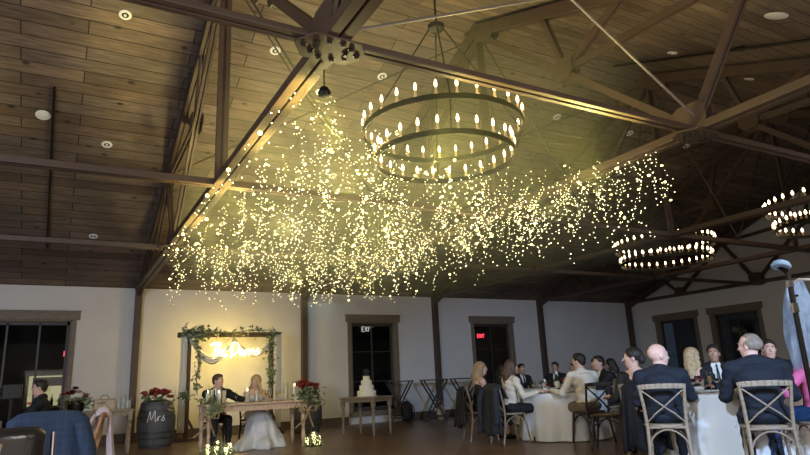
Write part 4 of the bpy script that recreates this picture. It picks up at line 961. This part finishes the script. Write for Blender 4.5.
# ------------------------------------------------------------------ cocktail tables
DKW=woodmat('dark_cocktail_table',(.03,.022,.017),.5)
def cocktail(loc,rz,label):
    t=thing('cocktail_table',label,'table',loc,rz,'dark folding cocktail tables'); MB().box((-.34,-.23,1.03),(.34,.23,1.06)).build('tabletop',DKW,t,bevel=.006)
    for s,y in((-1,-.18),(1,-.14),(-1,.14),(1,.18)): MB().bar((s*.28,y,0),(-s*.32,y,1.03),.035,.045,up=(0,1,0)).build('leg',DKW,t)
    MB().box((-.25,-.16,.10),(.25,-.12,.14)).build('cross_bar',DKW,t); MB().box((-.2,.12,.16),(.2,.16,.20)).build('cross_bar',DKW,t)
cocktail((7.92,14.6,0),rad(-14),'dark folding cocktail table right of the window over the cake, backpack beneath')
cocktail((8.86,14.36,0),rad(-14),'dark folding cocktail table in front of the dark wall post')
cocktail((9.72,14.2,0),rad(-14),'dark folding cocktail table partly behind the blonde seated woman')
BAG=mat('black_backpack_nylon',(.015,.015,.017),.7)
t=thing('backpack','black rounded backpack standing under the left cocktail table','bag',(8.07,14.5,0)); s=SDF(.04); s.ell((0,0,.28),(.17,.11,.27)).ell((0,-.06,.17),(.13,.08,.13)); s.cut((0,0,-.5),(1,1,.505),k=.01); sdf_obj('bag_body',s,.014,BAG,t)
m=MB(); m.tube([(-.05,0,.52),(-.03,0,.60),(.03,0,.60),(.05,0,.52)],.008,6); m.build('handle',BAG,t); MB().tube([(.12,-.09,.45),(.18,-.08,.3),(.13,-.1,.12)],.012,6).build('strap',BAG,t)
t=thing('tan_tote_bag','tan cloth bag standing beneath the middle cocktail table','bag',(9.05,14.40,0)); s=SDF(.04); s.ell((0,0,.18),(.13,.08,.2)); s.cut((0,0,-.5),(1,1,.505),k=.01); sdf_obj('bag_body',s,.014,mat('tan_canvas',(.38,.30,.17),.8,var=.1),t); MB().tube([(-.06,0,.34),(-.04,0,.5),(.04,0,.5),(.06,0,.34)],.007,6).build('handle',MATS['tan_canvas'],t)
#PART2B
# ================================================================== guests, first table
C1=(7.58,8.15); C2=(7.2,4.75); C3=(9.75,10.95)
round_table(C1,.70,'round folding table under the white cloth in the middle of the room','white floor-length tablecloth on the middle table beside the man in the cream shirt',1)
def seatp(loc,target,label,chair_lab=None,wood=OAK,**k):
    rz=face_to(loc,target)
    if chair_lab: chair(loc,rz,chair_lab,wood)
    return person(label,loc,rz,**k),rz
_,r1=seatp((6.55,9.12),(7.7,8.75),'blonde person in black strapless dress seated in profile left of the middle table','wooden crossback chair under the blonde person in black, coat over its back',hair='long',hm=H_SAND,outfit='strapless',fem=True,look=-.1,res=.011,colors={'dress':BLACKC},la=v3(-.1,.36,.66),ra=v3(.14,.36,.64))
draped('draped_coat','black coat hung over the back of the blonde person\'s chair','coat',(6.55,9.12),r1,BLACKC,.42,.2,.62,rip=.02)
_,r2=seatp((6.55,8.30),C1,'person with long brown hair and cream top seated with back to the camera','wooden crossback chair covered by the dark draped jacket',hair='long',hm=H_BROWN,outfit='shirt',fem=True,res=.011,colors={'shirt':CREAM,'trousers':BLACKC},lean=.15,la=v3(-.3,.42,.78),ra=v3(.34,.35,.78))
draped('draped_jacket','large dark jacket with sleeves draped over the chair behind the long brown hair','jacket',(6.55,8.30),r2,mat('charcoal_jacket',(.022,.026,.034),.85,var=.2,vscale=20),.54,.2,.74,z=.93,rip=.03,sleeves=True,flare=.1)
seatp((7.28,7.25),(7.45,8.3),'person with dark hair, cream shirt and khaki trousers seated back to the camera','dark crossback chair under the man in the cream shirt',OAKD,hair='short',hm=H_DARK,outfit='shirt',res=.010,bulk=1.18,lean=.20,look=.45,colors={'shirt':CREAM,'trousers':KHAKI},la=v3(-.36,.45,.80),ra=v3(.12,.45,.80),height=1.08)
seatp((8.45,8.0),C1,'person with dark hair in a dark suit on the right side of the middle table','crossback chair right of the middle tablecloth under a dark suit',hair='short',outfit='suit',res=.014,colors={'jacket':BLACKC})
WHITEB=mat('white_ceramic_bottle',(.75,.74,.72),.25); DKB=mat('dark_wine_bottle',(.015,.025,.012),.12)
def bottle(loc,label,m,h=.30,r=.037,lab=None):
    t=thing('wine_bottle',label,'bottle',loc); MB().lathe([(r*.8,0),(r,.01),(r,h*.6),(r*.75,h*.7),(.014,h*.78),(.013,h*.97),(.016,h*.98),(.016,h)],n=18).build('bottle_glass',m,t,smooth=True)
    if lab: MB().lathe([(r+.001,h*.2),(r+.0012,h*.22),(r+.0012,h*.5),(r+.001,h*.52)],n=18).build('paper_label',lab,t,smooth=True)
    MB().lathe([(.0165,h*.86),(.017,h*.88),(.017,h),(.005,h+.004)],n=12).build('foil_cap',lab or WHITEB,t,smooth=True)
    return t
TZ=.754
bottle((7.32,7.95,TZ),'tall wine bottle with white label at the centre of the middle table',DKB,.34,.045,WHITEB)
bottle((7.20,8.12,TZ),'white ceramic bottle left of the tall wine bottle on the middle table',WHITEB,.22,.045)
bottle((7.92,7.9,TZ),'dark thin bottle near the cream shirt on the middle table',DKB,.30,.035)
for k,(x,y) in enumerate(((7.06,8.25),(7.0,8.0),(7.14,7.98),(7.42,8.1),(7.5,7.86),(7.62,8.0),(7.75,7.92),(7.68,7.72),(7.3,8.3),(7.85,8.15))): wine_glass((x,y,TZ),'clear stemmed glass among the bottles on the middle table',[WINEW,None,WINER][k%3],k%4==1,1.0,'stemware on the middle table')
for k,(x,y,l) in enumerate(((7.12,8.42,'beside the long brown hair'),(7.25,7.72,'at the front edge'),(7.7,7.68,'by the cream shirt'))): tag(MB().lathe([(.07,0),(.125,.012),(.13,.02),(.115,.016),(.02,.01)],n=24).build('dinner_plate',WHITES,smooth=True,loc=(x,y,TZ)),'white dinner plate on the middle table '+l,'plate')
t=thing('floral_centrepiece','small dark floral centrepiece standing on the middle table','flowers',(7.72,8.25,TZ)); MB().lathe([(.05,0),(.07,.02),(.06,.12),(.055,.12),(.06,.02)],n=16).build('vase',CG,t,smooth=True)
for k in range(7): bloom(t,(random.uniform(-.08,.08),random.uniform(-.08,.08),.15+random.uniform(0,.06)),.05,[REDF,PINKP,RUST][k%3],12)
# far tables near the long wall
round_table(C3,.76,'round table beyond the middle table by the back wall','white tablecloth on the table beyond the middle one')
seatp((9.25,11.95),C3,'person with dark hair, leftmost at the far table by the wall','crossback chair leftmost at the far table by the wall',hair='long',fem=True,outfit='lace',res=.014,skin=SKIN2,colors={'dress':BLACKC})
seatp((9.85,11.95),C3,'person in dark suit with white shirt facing the camera at the far table','crossback chair under the person facing the camera at the far table',hair='short',outfit='suit',res=.0125,skin=SKIN2,colors={'jacket':BLACKC})
seatp((10.55,11.45),C3,'person with dark hair at the far table seen over the wine bottles','crossback chair by the wall seen over the wine bottles',hair='short',outfit='suit',res=.014,skin=SKIN2,colors={'jacket':BLACKC})
seatp((10.75,10.85),(9.6,11.4),'person with dark wavy hair low behind the middle table glasses','crossback chair low behind the middle table glasses',hair='bun',fem=True,outfit='lace',res=.014,skin=SKIN2,colors={'dress':BLACKC},lean=.25)
seatp((10.1,9.65),(9.3,10.6),'person in dark jacket right of the cream shirt, head in profile','crossback chair under the dark jacket right of the cream shirt',hair='short',outfit='suit',res=.0125,skin=SKIN2,colors={'jacket':mat('charcoal_suit',(.03,.03,.035),.8)},look=.3)
seatp((10.65,9.75),(9.8,10.9),'person with long dark hair, farthest right at the far table','crossback chair farthest right at the far table',hair='long',fem=True,outfit='lace',res=.014,skin=SKIN2,colors={'dress':BLACKC})
# ================================================================== second table (right)
round_table(C2,.84,'round folding table under the white cloth at right','white tablecloth between the bald man and the grey-haired man at right',4)
def necklace(t,k):
    m=MB(); m.tube([k['nb']+k['fwd']*(.075*math.cos(a))+k['rt']*(.075*math.sin(a))-k['up']*(.03+.03*math.cos(a)) for a in[-1.9+i*.32 for i in range(13)]],.005,5); m.build('necklace',mat('silver_beads',(.7,.7,.7),.25,metal=.9),t)
seatp((5.92,4.76),(6.9,5.52),'bald person in dark suit seated back to the camera on a pale crossback chair','pale crossback chair behind the bald person in dark suit',hair='bald',outfit='suit',skin=SKIN3,res=.008,hs=1.2,bulk=1.2,lean=.14,look=-.95,colors={'jacket':NAVY},la=v3(-.26,.36,.64),ra=v3(.26,.44,.80))
LACE=mat('black_lace',(.014,.014,.018),.6,var=.8,vscale=90,bump=.6,bscale=130)
rz=face_to((6.43,5.53),(7.3,6.35))
chair((6.43,5.53),rz,'crossback chair turned sideways under the person in black lace',OAK)
person('dark-haired person in black lace top with drop necklace, face in profile to the left',(6.43,5.53),rz,outfit='lace',hair='bun',hm=H_DARK,skin=SKIN,res=.009,hs=1.14,fem=True,bulk=1.18,look=1.15,twist=.35,lean=.04,colors={'dress':LACE},la=v3(-.36,.10,.74),ra=v3(.2,.36,.62),extra=necklace)
draped('draped_coat','long dark coat hanging behind the person in black lace','coat',(6.43,5.53),rz,BLACKC,.42,.15,.74,z=.90,rip=.03)
chair((6.78,6.42),face_to((6.78,6.42),(6.4,7)),'dark crossback chair left of the person in black lace, empty',OAKD)
seatp((7.72,5.66),(8.7,5.9),'person with long blonde hair and dark top at the far side of the right table','crossback chair under the person with long blonde hair at right',hair='long',hm=H_LIGHTB,outfit='lace',fem=True,res=.0095,look=-.3,colors={'dress':BLACKC},la=v3(-.2,.38,.84),ra=v3(.05,.36,.98))
seatp((8.22,5.66),(7.0,4.4),'person in dark suit, white shirt and tie facing the camera at right table','crossback chair under the person with the tie at right',hair='short',hm=H_DARK,outfit='suit',skin=SKIN2,res=.009,look=-.25,bulk=1.1,colors={'jacket':BLACKC},la=v3(-.2,.40,.80),ra=v3(.2,.40,.80),height=1.06)
seatp((6.24,3.84),(7.15,4.62),'broad grey-haired person in navy suit seated back to the camera at far right','pale crossback chair behind the broad grey-haired person',hair='thin',hm=H_GREY,outfit='suit',skin=SKIN3,res=.008,hs=1.14,bulk=1.32,lean=.16,look=.9,colors={'jacket':NAVY},la=v3(-.26,.44,.80),ra=v3(.30,.42,.80),height=1.10)
seatp((8.34,4.88),C2,'person with short dark hair just right of the grey-haired person\'s head','crossback chair hidden by the grey-haired person at right',hair='short',outfit='suit',skin=SKIN3,res=.010,look=.6,colors={'jacket':NAVY},height=1.08)
seatp((8.75,5.15),C2,'person with brown hair mostly hidden behind the navy suit shoulder','crossback chair behind the navy suit shoulder at right',hair='short',hm=H_BROWN,outfit='suit',skin=SKIN3,res=.012,look=.4,colors={'jacket':NAVY})
PINKC=mat('pink_blouse',(.62,.12,.26),.7,var=.15,vscale=12); SPK=mat('navy_sequins',(.02,.05,.12),.35,var=.9,vscale=130)
seatp((6.80,3.60),(6.7,4.8),'person in pink sleeved blouse cut by the right edge of the picture','crossback chair under the person in the pink blouse',hair='long',hm=H_DARK,outfit='shirt',fem=True,skin=SKIN3,res=.010,colors={'shirt':PINKC,'trousers':SPK},la=v3(-.3,.40,.80),ra=v3(.2,.40,.80))
for k,(x,y,f,fl,l) in enumerate(((6.66,5.10,WINEW,0,'amber-filled glass at the left edge'),(6.74,5.22,None,0,'empty glass beside the amber one'),(6.90,5.25,WINER,0,'dark red glass'),(7.05,5.18,WINER,0,'tall glass of red in front of the tie'),(6.72,4.72,WINEW,1,'tall clear flute at the front'),(7.25,5.0,None,0,'empty glass behind'),(7.10,4.12,WINEW,0,'glass right of the navy suit'),(7.1,5.12,WINER,1,'flute near the centre'))):
    wine_glass((x,y,TZ),'stemmed wine glass on the right table, '+l,f,bool(fl),1.08)
for k,(x,y,l) in enumerate(((6.66,4.92,'nearest its left edge'),(6.95,4.85,'in front of the person with the tie'))): tag(MB().lathe([(.07,0),(.125,.012),(.13,.02),(.115,.016),(.02,.01)],n=24).build('dinner_plate',WHITES,smooth=True,loc=(x,y,TZ)),'white dinner plate on the right table '+l,'plate')
tag(MB().lathe([(.03,0),(.06,.03),(.065,.05),(.045,.07),(.02,.06)],n=9,).build('folded_napkin',LINEN,smooth=True,loc=(6.85,4.98,TZ)),'small white folded napkin on the right table','napkin')
nk=draped('hanging_napkin','white napkin corner hanging off the right table edge by the navy suit','napkin',(6.62,4.30),rad(-50),LINEN,.16,.03,.34,z=.80,y0=.0,rip=.02,flare=.05,th=.006)
# ================================================================== left foreground
DENIM=mat('blue_plaid_wool',(.019,.038,.078),.85,var=.12,vscale=30,bump=.2,bscale=100)
def grid_cloth(m):
    nt=m.node_tree; N=nt.nodes.new; L=nt.links.new; b=nt.nodes['Principled BSDF']; src=b.inputs['Base Color'].links[0].from_socket
    tc=N('ShaderNodeTexCoord'); sp=N('ShaderNodeSeparateXYZ'); L(tc.outputs['Object'],sp.inputs[0]); last=None
    for ax in(0,2):
        a=N('ShaderNodeMath'); a.operation='MULTIPLY'; a.inputs[1].default_value=1/.045; L(sp.outputs[ax],a.inputs[0])
        fr=N('ShaderNodeMath'); fr.operation='FRACT'; L(a.outputs[0],fr.inputs[0]); lt=N('ShaderNodeMath'); lt.operation='LESS_THAN'; lt.inputs[1].default_value=.07; L(fr.outputs[0],lt.inputs[0])
        if last is None: last=lt.outputs[0]
        else:
            mx=N('ShaderNodeMath'); mx.operation='MAXIMUM'; L(last,mx.inputs[0]); L(lt.outputs[0],mx.inputs[1]); last=mx.outputs[0]
    q=N('ShaderNodeMix'); q.data_type='RGBA'; L(last,q.inputs[0]); L(src,q.inputs[6]); q.inputs[7].default_value=(.03,.056,.11,1); L(q.outputs[2],b.inputs['Base Color'])
grid_cloth(DENIM)
chair((-.04,5.27),rad(4),'crossback chair under the blue checked jacket at lower left',OAK)
draped('draped_jacket','blue checked wool jacket draped over a chair back at lower left','jacket',(-.04,5.27),rad(4),DENIM,.48,.25,.62,z=.945,rip=.018,sleeves=True,flare=.05)
chair((.12,6.55),rad(84),'orange-brown crossback chair side-on behind the blue checked jacket',woodmat('orange_oak_chair',(.36,.20,.10),.5))
draped('draped_scarf','pale lilac scarf hanging from the orange-brown chair at lower left','scarf',(.12,6.55),rad(84),mat('lilac_knit',(.50,.42,.46),.9,var=.12,vscale=25,bump=.4,bscale=120),.26,.12,.66,z=.935,rip=.03,flare=.14)
LEA=mat('black_leather',(.018,.017,.017),.28,bump=.15,bscale=70,coat=.3); CHROME=mat('chrome',(.6,.6,.62),.15,metal=1)
def leather_chair(loc,rz,label):
    t=thing('leather_chair',label,'chair',loc,rz,'black leather padded chairs')
    s=SDF(.05)
    for i in range(13):
        a=-1+i/6; s.cone((a*.19,-.25+.05*a*a,.52),(a*.20,-.30+.05*a*a,.86),.045,.040)
    sdf_obj('backrest',s,.014,LEA,t)
    s=SDF(.05); s.cone((-.15,-.12,.45),(.15,-.12,.45),.06,.06).cone((-.15,.16,.45),(.15,.16,.45),.06,.06).cone((-.15,.0,.45),(.15,.0,.45),.062,.062); sdf_obj('seat',s,.014,LEA,t)
    for sg in(-1,1):
        MB().tube([(sg*.27,-.24,.88),(sg*.275,-.24,.62),(sg*.275,-.02,.60),(sg*.275,.22,.58),(sg*.27,.24,.0)],.012,8).build('chrome_frame',CHROME,t,smooth=True)
        MB().tube([(sg*.27,-.24,.62),(sg*.26,-.29,0)],.012,8).build('back_leg',CHROME,t,smooth=True)
        MB().tube([(sg*.27,-.2,.625),(sg*.27,.15,.61)],.022,8).build('armrest',LEA,t,smooth=True)
    MB().tube([(-.27,.0,.40),(.27,.0,.40)],.012,8).build('seat_rail',CHROME,t)
    return t
leather_chair((-.27,3.95,0),rad(2),'black leather padded chair with chrome frame at the bottom left corner')
leather_chair((-.66,6.35,0),rad(5),'black leather padded chair behind the blue jacket at the left edge')
chair((-.40,3.12),rad(0),'crossback chair under the light blue shirt at the very corner',OAK)
draped('draped_shirt','light blue shirt over a chair back at the extreme lower left corner','shirt',(-.40,3.12),rad(0),mat('light_blue_cotton',(.22,.42,.78),.8,var=.08,vscale=12),.42,.2,.5,z=.865,rip=.015)
person('person with glasses in dark suit and red boutonniere facing left before the tall window',(-.16,11.75),rad(86),'suit','short',H_DARK,SKIN,.010,look=-.02,colors={'jacket':BLACKC},extra=lambda t,k:(gl(t,k),bouton(t,k)))
chair((-.16,11.75),rad(86),'chair beneath the person with glasses and red boutonniere',OAKD)
t=thing('video_camera','black video camera on a tripod before the tall left window','camera',(-.50,9.9,0))
MB().box((-.11,-.08,1.05),(.11,.10,1.24)).build('camera_body',IRON,t,bevel=.01); MB().tube([(-.11,0,1.15),(-.2,0,1.15)],[.045,.05],12).build('lens',IRON,t)
MB().tube([(0,0,1.05),(0,0,.55)],.02,8).build('centre_column',IRON,t)
for k in range(3): MB().tube([(0,0,.72),(.38*math.cos(k*2.09+.5),.38*math.sin(k*2.09+.5),.01)],.013,6).build('leg',IRON,t)
# ================================================================== lit stand at the right edge
t=thing('light_stand','tall black stand with pale domed lamp head at the right edge','light stand',(2.76,1.48,0))
MB().tube([(0,0,.35),(0,0,1.44)],.011,10).build('pole',IRON,t,smooth=True); MB().tube([(0,0,1.26),(0,0,1.30)],.017,10).build('collar',CHROME,t); MB().tube([(0,0,1.37),(0,0,1.40)],.015,10).build('collar',CHROME,t)
MB().tube([(0,0,1.33),(.04,0,1.335)],.006,6).build('knob',CHROME,t)
for k in range(3): a=k*2.09+.4; MB().tube([(0,0,.75),(.36*math.cos(a),.36*math.sin(a),.01)],.010,6).build('leg',IRON,t)
DOME=mat('frosted_dome',(.30,.50,.80),.4)
MB().tube([(0,0,1.44),(-.03,.015,1.462)],.012,8).build('neck',IRON,t); m=MB(); m.lathe([(.036,0),(.04,.008),(.033,.022),(.018,.031),(.003,.034)],n=20,M=Matrix.Rotation(rad(20),3,'Y').to_4x4()); m.build('dome',DOME,t,smooth=True,loc=(-.025,.01,1.458))
t=thing('tulle_scrim','white translucent tulle scrim coloured as if lit blue gathered beside the black stand','fabric',(2.825,1.51,0)); 
SC=mat('tulle_blue_light_tint',(.30,.46,.75),.9,alpha=.62,var=.35,vscale=16,bump=.5,bscale=60)  # white tulle; the blue light falling on it is put into the base colour
mb=MB(); nx=26;nz=16
for j in range(nz+1):
    u=j/nz; w_=.042+.038*math.sin(u*2.4)+.015*u; cx_=.035-.03*u
    for i in range(nx+1):
        q=i/nx*2*PI; rr=w_*(1+.12*math.sin(q*5+u*6)+.06*math.sin(q*9)); mb.v.append((cx_+rr*math.cos(q)*1.0,rr*math.sin(q)*.6,1.395-.36*u+.02*math.sin(q*3)))
for j in range(nz):
    for i in range(nx): a=j*(nx+1)+i; mb.f.append((a,a+1,a+nx+2,a+nx+1)); mb.mi.append(0)
mb.build('gathered_cloth',SC,t,smooth=True)
MB().tube([(0.03,0,1.40),(0.03,-.02,1.41),(.04,-.08,1.40)],.006,6).build('tie_cord',WHITES,t)
# ------------------------------------------------------------------ camera, lights without visible fittings, world
def R_cam():
    f,yaw,pitch,roll=608.6,.51803,.24667,-.04601
    cy,sy=math.cos(yaw),math.sin(yaw);cp,sp=math.cos(pitch),math.sin(pitch)
    F=Vector((sy*cp,cy*cp,sp));Rt=Vector((cy,-sy,0));U=Rt.cross(F)
    c,s=math.cos(roll),math.sin(roll)
    X=Rt*c+U*s; Y=-Rt*s+U*c
    return f,Matrix(((X.x,Y.x,-F.x),(X.y,Y.y,-F.y),(X.z,Y.z,-F.z)))
f,Mr=R_cam()
cd=bpy.data.cameras.new('camera'); cam=bpy.data.objects.new('camera',cd); C.objects.link(cam)
cam.location=(0,0,1.05); cam.rotation_euler=Mr.to_euler(); cd.sensor_width=36; cd.lens=36*f/810; cd.clip_start=.05
bpy.context.scene.camera=cam
def area(loc,target,size,power,col,sy=None):
    l=bpy.data.lights.new('area_fill','AREA'); l.energy=power; l.color=col; l.shape='RECTANGLE'; l.size=size; l.size_y=sy or size
    o=bpy.data.objects.new('area_fill',l); C.objects.link(o); o.location=loc
    o.rotation_euler=(Vector(target)-Vector(loc)).to_track_quat('-Z','Y').to_euler(); return o
def spot(loc,target,power,col,ang=60,blend=.6,r=.15):
    l=bpy.data.lights.new('unseen_spot','SPOT'); l.energy=power; l.color=col; l.spot_size=rad(ang); l.spot_blend=blend; l.shadow_soft_size=r
    o=bpy.data.objects.new('unseen_spot',l); C.objects.link(o); o.location=loc
    o.rotation_euler=(Vector(target)-Vector(loc)).to_track_quat('-Z','Y').to_euler(); return o
area((-4.1,2.0,2.5),(1.0,15,1.8),2.4,330,(.80,.86,1))  # added cool fill from the unseen west end
spot((-4.0,4.0,2.6),(1.2,15.4,1.7),520,(.60,.72,1),52,.9,.4)  # added spot that cools the left part of the long wall
spot((1.6,2.2,2.9),(6.9,4.9,.5),800,(.52,.72,1),24,.8,.1)  # added spot to brighten the right tablecloth
spot((1.6,4.5,2.4),(3.2,11.6,.8),170,(1,.95,.88),36,.8,.2)  # added spot to lift the couple and their table
area((3.0,-1.0,2.7),(4.5,13,2.6),2.4,120,(1,.93,.85),1.2)  # added soft fill from behind the camera
area((.5,1.5,1.0),(2.0,8,6.5),3.0,26,(1,.86,.76))  # added upward fill for the ceiling at left
area((9,2.0,.9),(9,7,7),4.0,40,(1,.84,.80))  # added upward fill towards the ridge at right
spot((4.2,-.8,2.6),(7.0,4.4,.7),1500,(.34,.58,1),50)
spot((11,-.5,2.9),(8.5,7,1.0),150,(1,.92,.8),80)
def point(loc,p,col,r=.06):
    l=bpy.data.lights.new('canopy_fill','POINT'); l.energy=p; l.color=col; l.shadow_soft_size=r
    o=bpy.data.objects.new('canopy_fill',l); C.objects.link(o); o.location=loc
for x in(2.2,3.5,4.8):
    for y in(5.0,6.8,8.6,10.2): spot((x,y,2.75),(x,y,6),75,(1,.86,.36),160,.5,.1)  # added upward spots inside the canopy, lighting the ceiling above it
for y in(4.3,5.4,7.0,8.6): spot((1.95,y,2.9),(1.45,y+.1,3.5),230,(1,.84,.24),60,.6,.08)  # added spots that turn the nearest truss chord yellow
area((6,16.9,3.2),(6,16.9,0),1.0,14,(.55,.85,.8),14)  # added cool porch light giving the window glass its teal tone
for q in((2.6,5.8),(4.4,5.8),(2.6,8.0),(4.4,8.0),(3.5,9.8),(2.2,9.8)):  # added point lights that make the canopy volume glow
    l=bpy.data.lights.new('canopy_fill','POINT'); l.energy=7; l.color=(1,.85,.25); l.shadow_soft_size=.35
    o=bpy.data.objects.new('canopy_fill',l); C.objects.link(o); o.location=(q[0],q[1],2.95)
spot((2.6,4.1,2.8),(3.2,3.7,3.4),150,(1,.84,.24),100,.6,.08)  # this and the next: added spots that yellow the front tie beam
spot((4.6,4.1,2.8),(4.2,3.7,3.4),150,(1,.84,.24),100,.6,.08)
w=bpy.data.worlds.new('world'); bpy.context.scene.world=w; w.use_nodes=True
w.node_tree.nodes['Background'].inputs[0].default_value=(.02,.025,.04,1)
vs_=bpy.context.scene.view_settings; vs_.view_transform='Standard'; vs_.look='None'; vs_.gamma=1; vs_.use_curve_mapping=False; vs_.exposure=.15
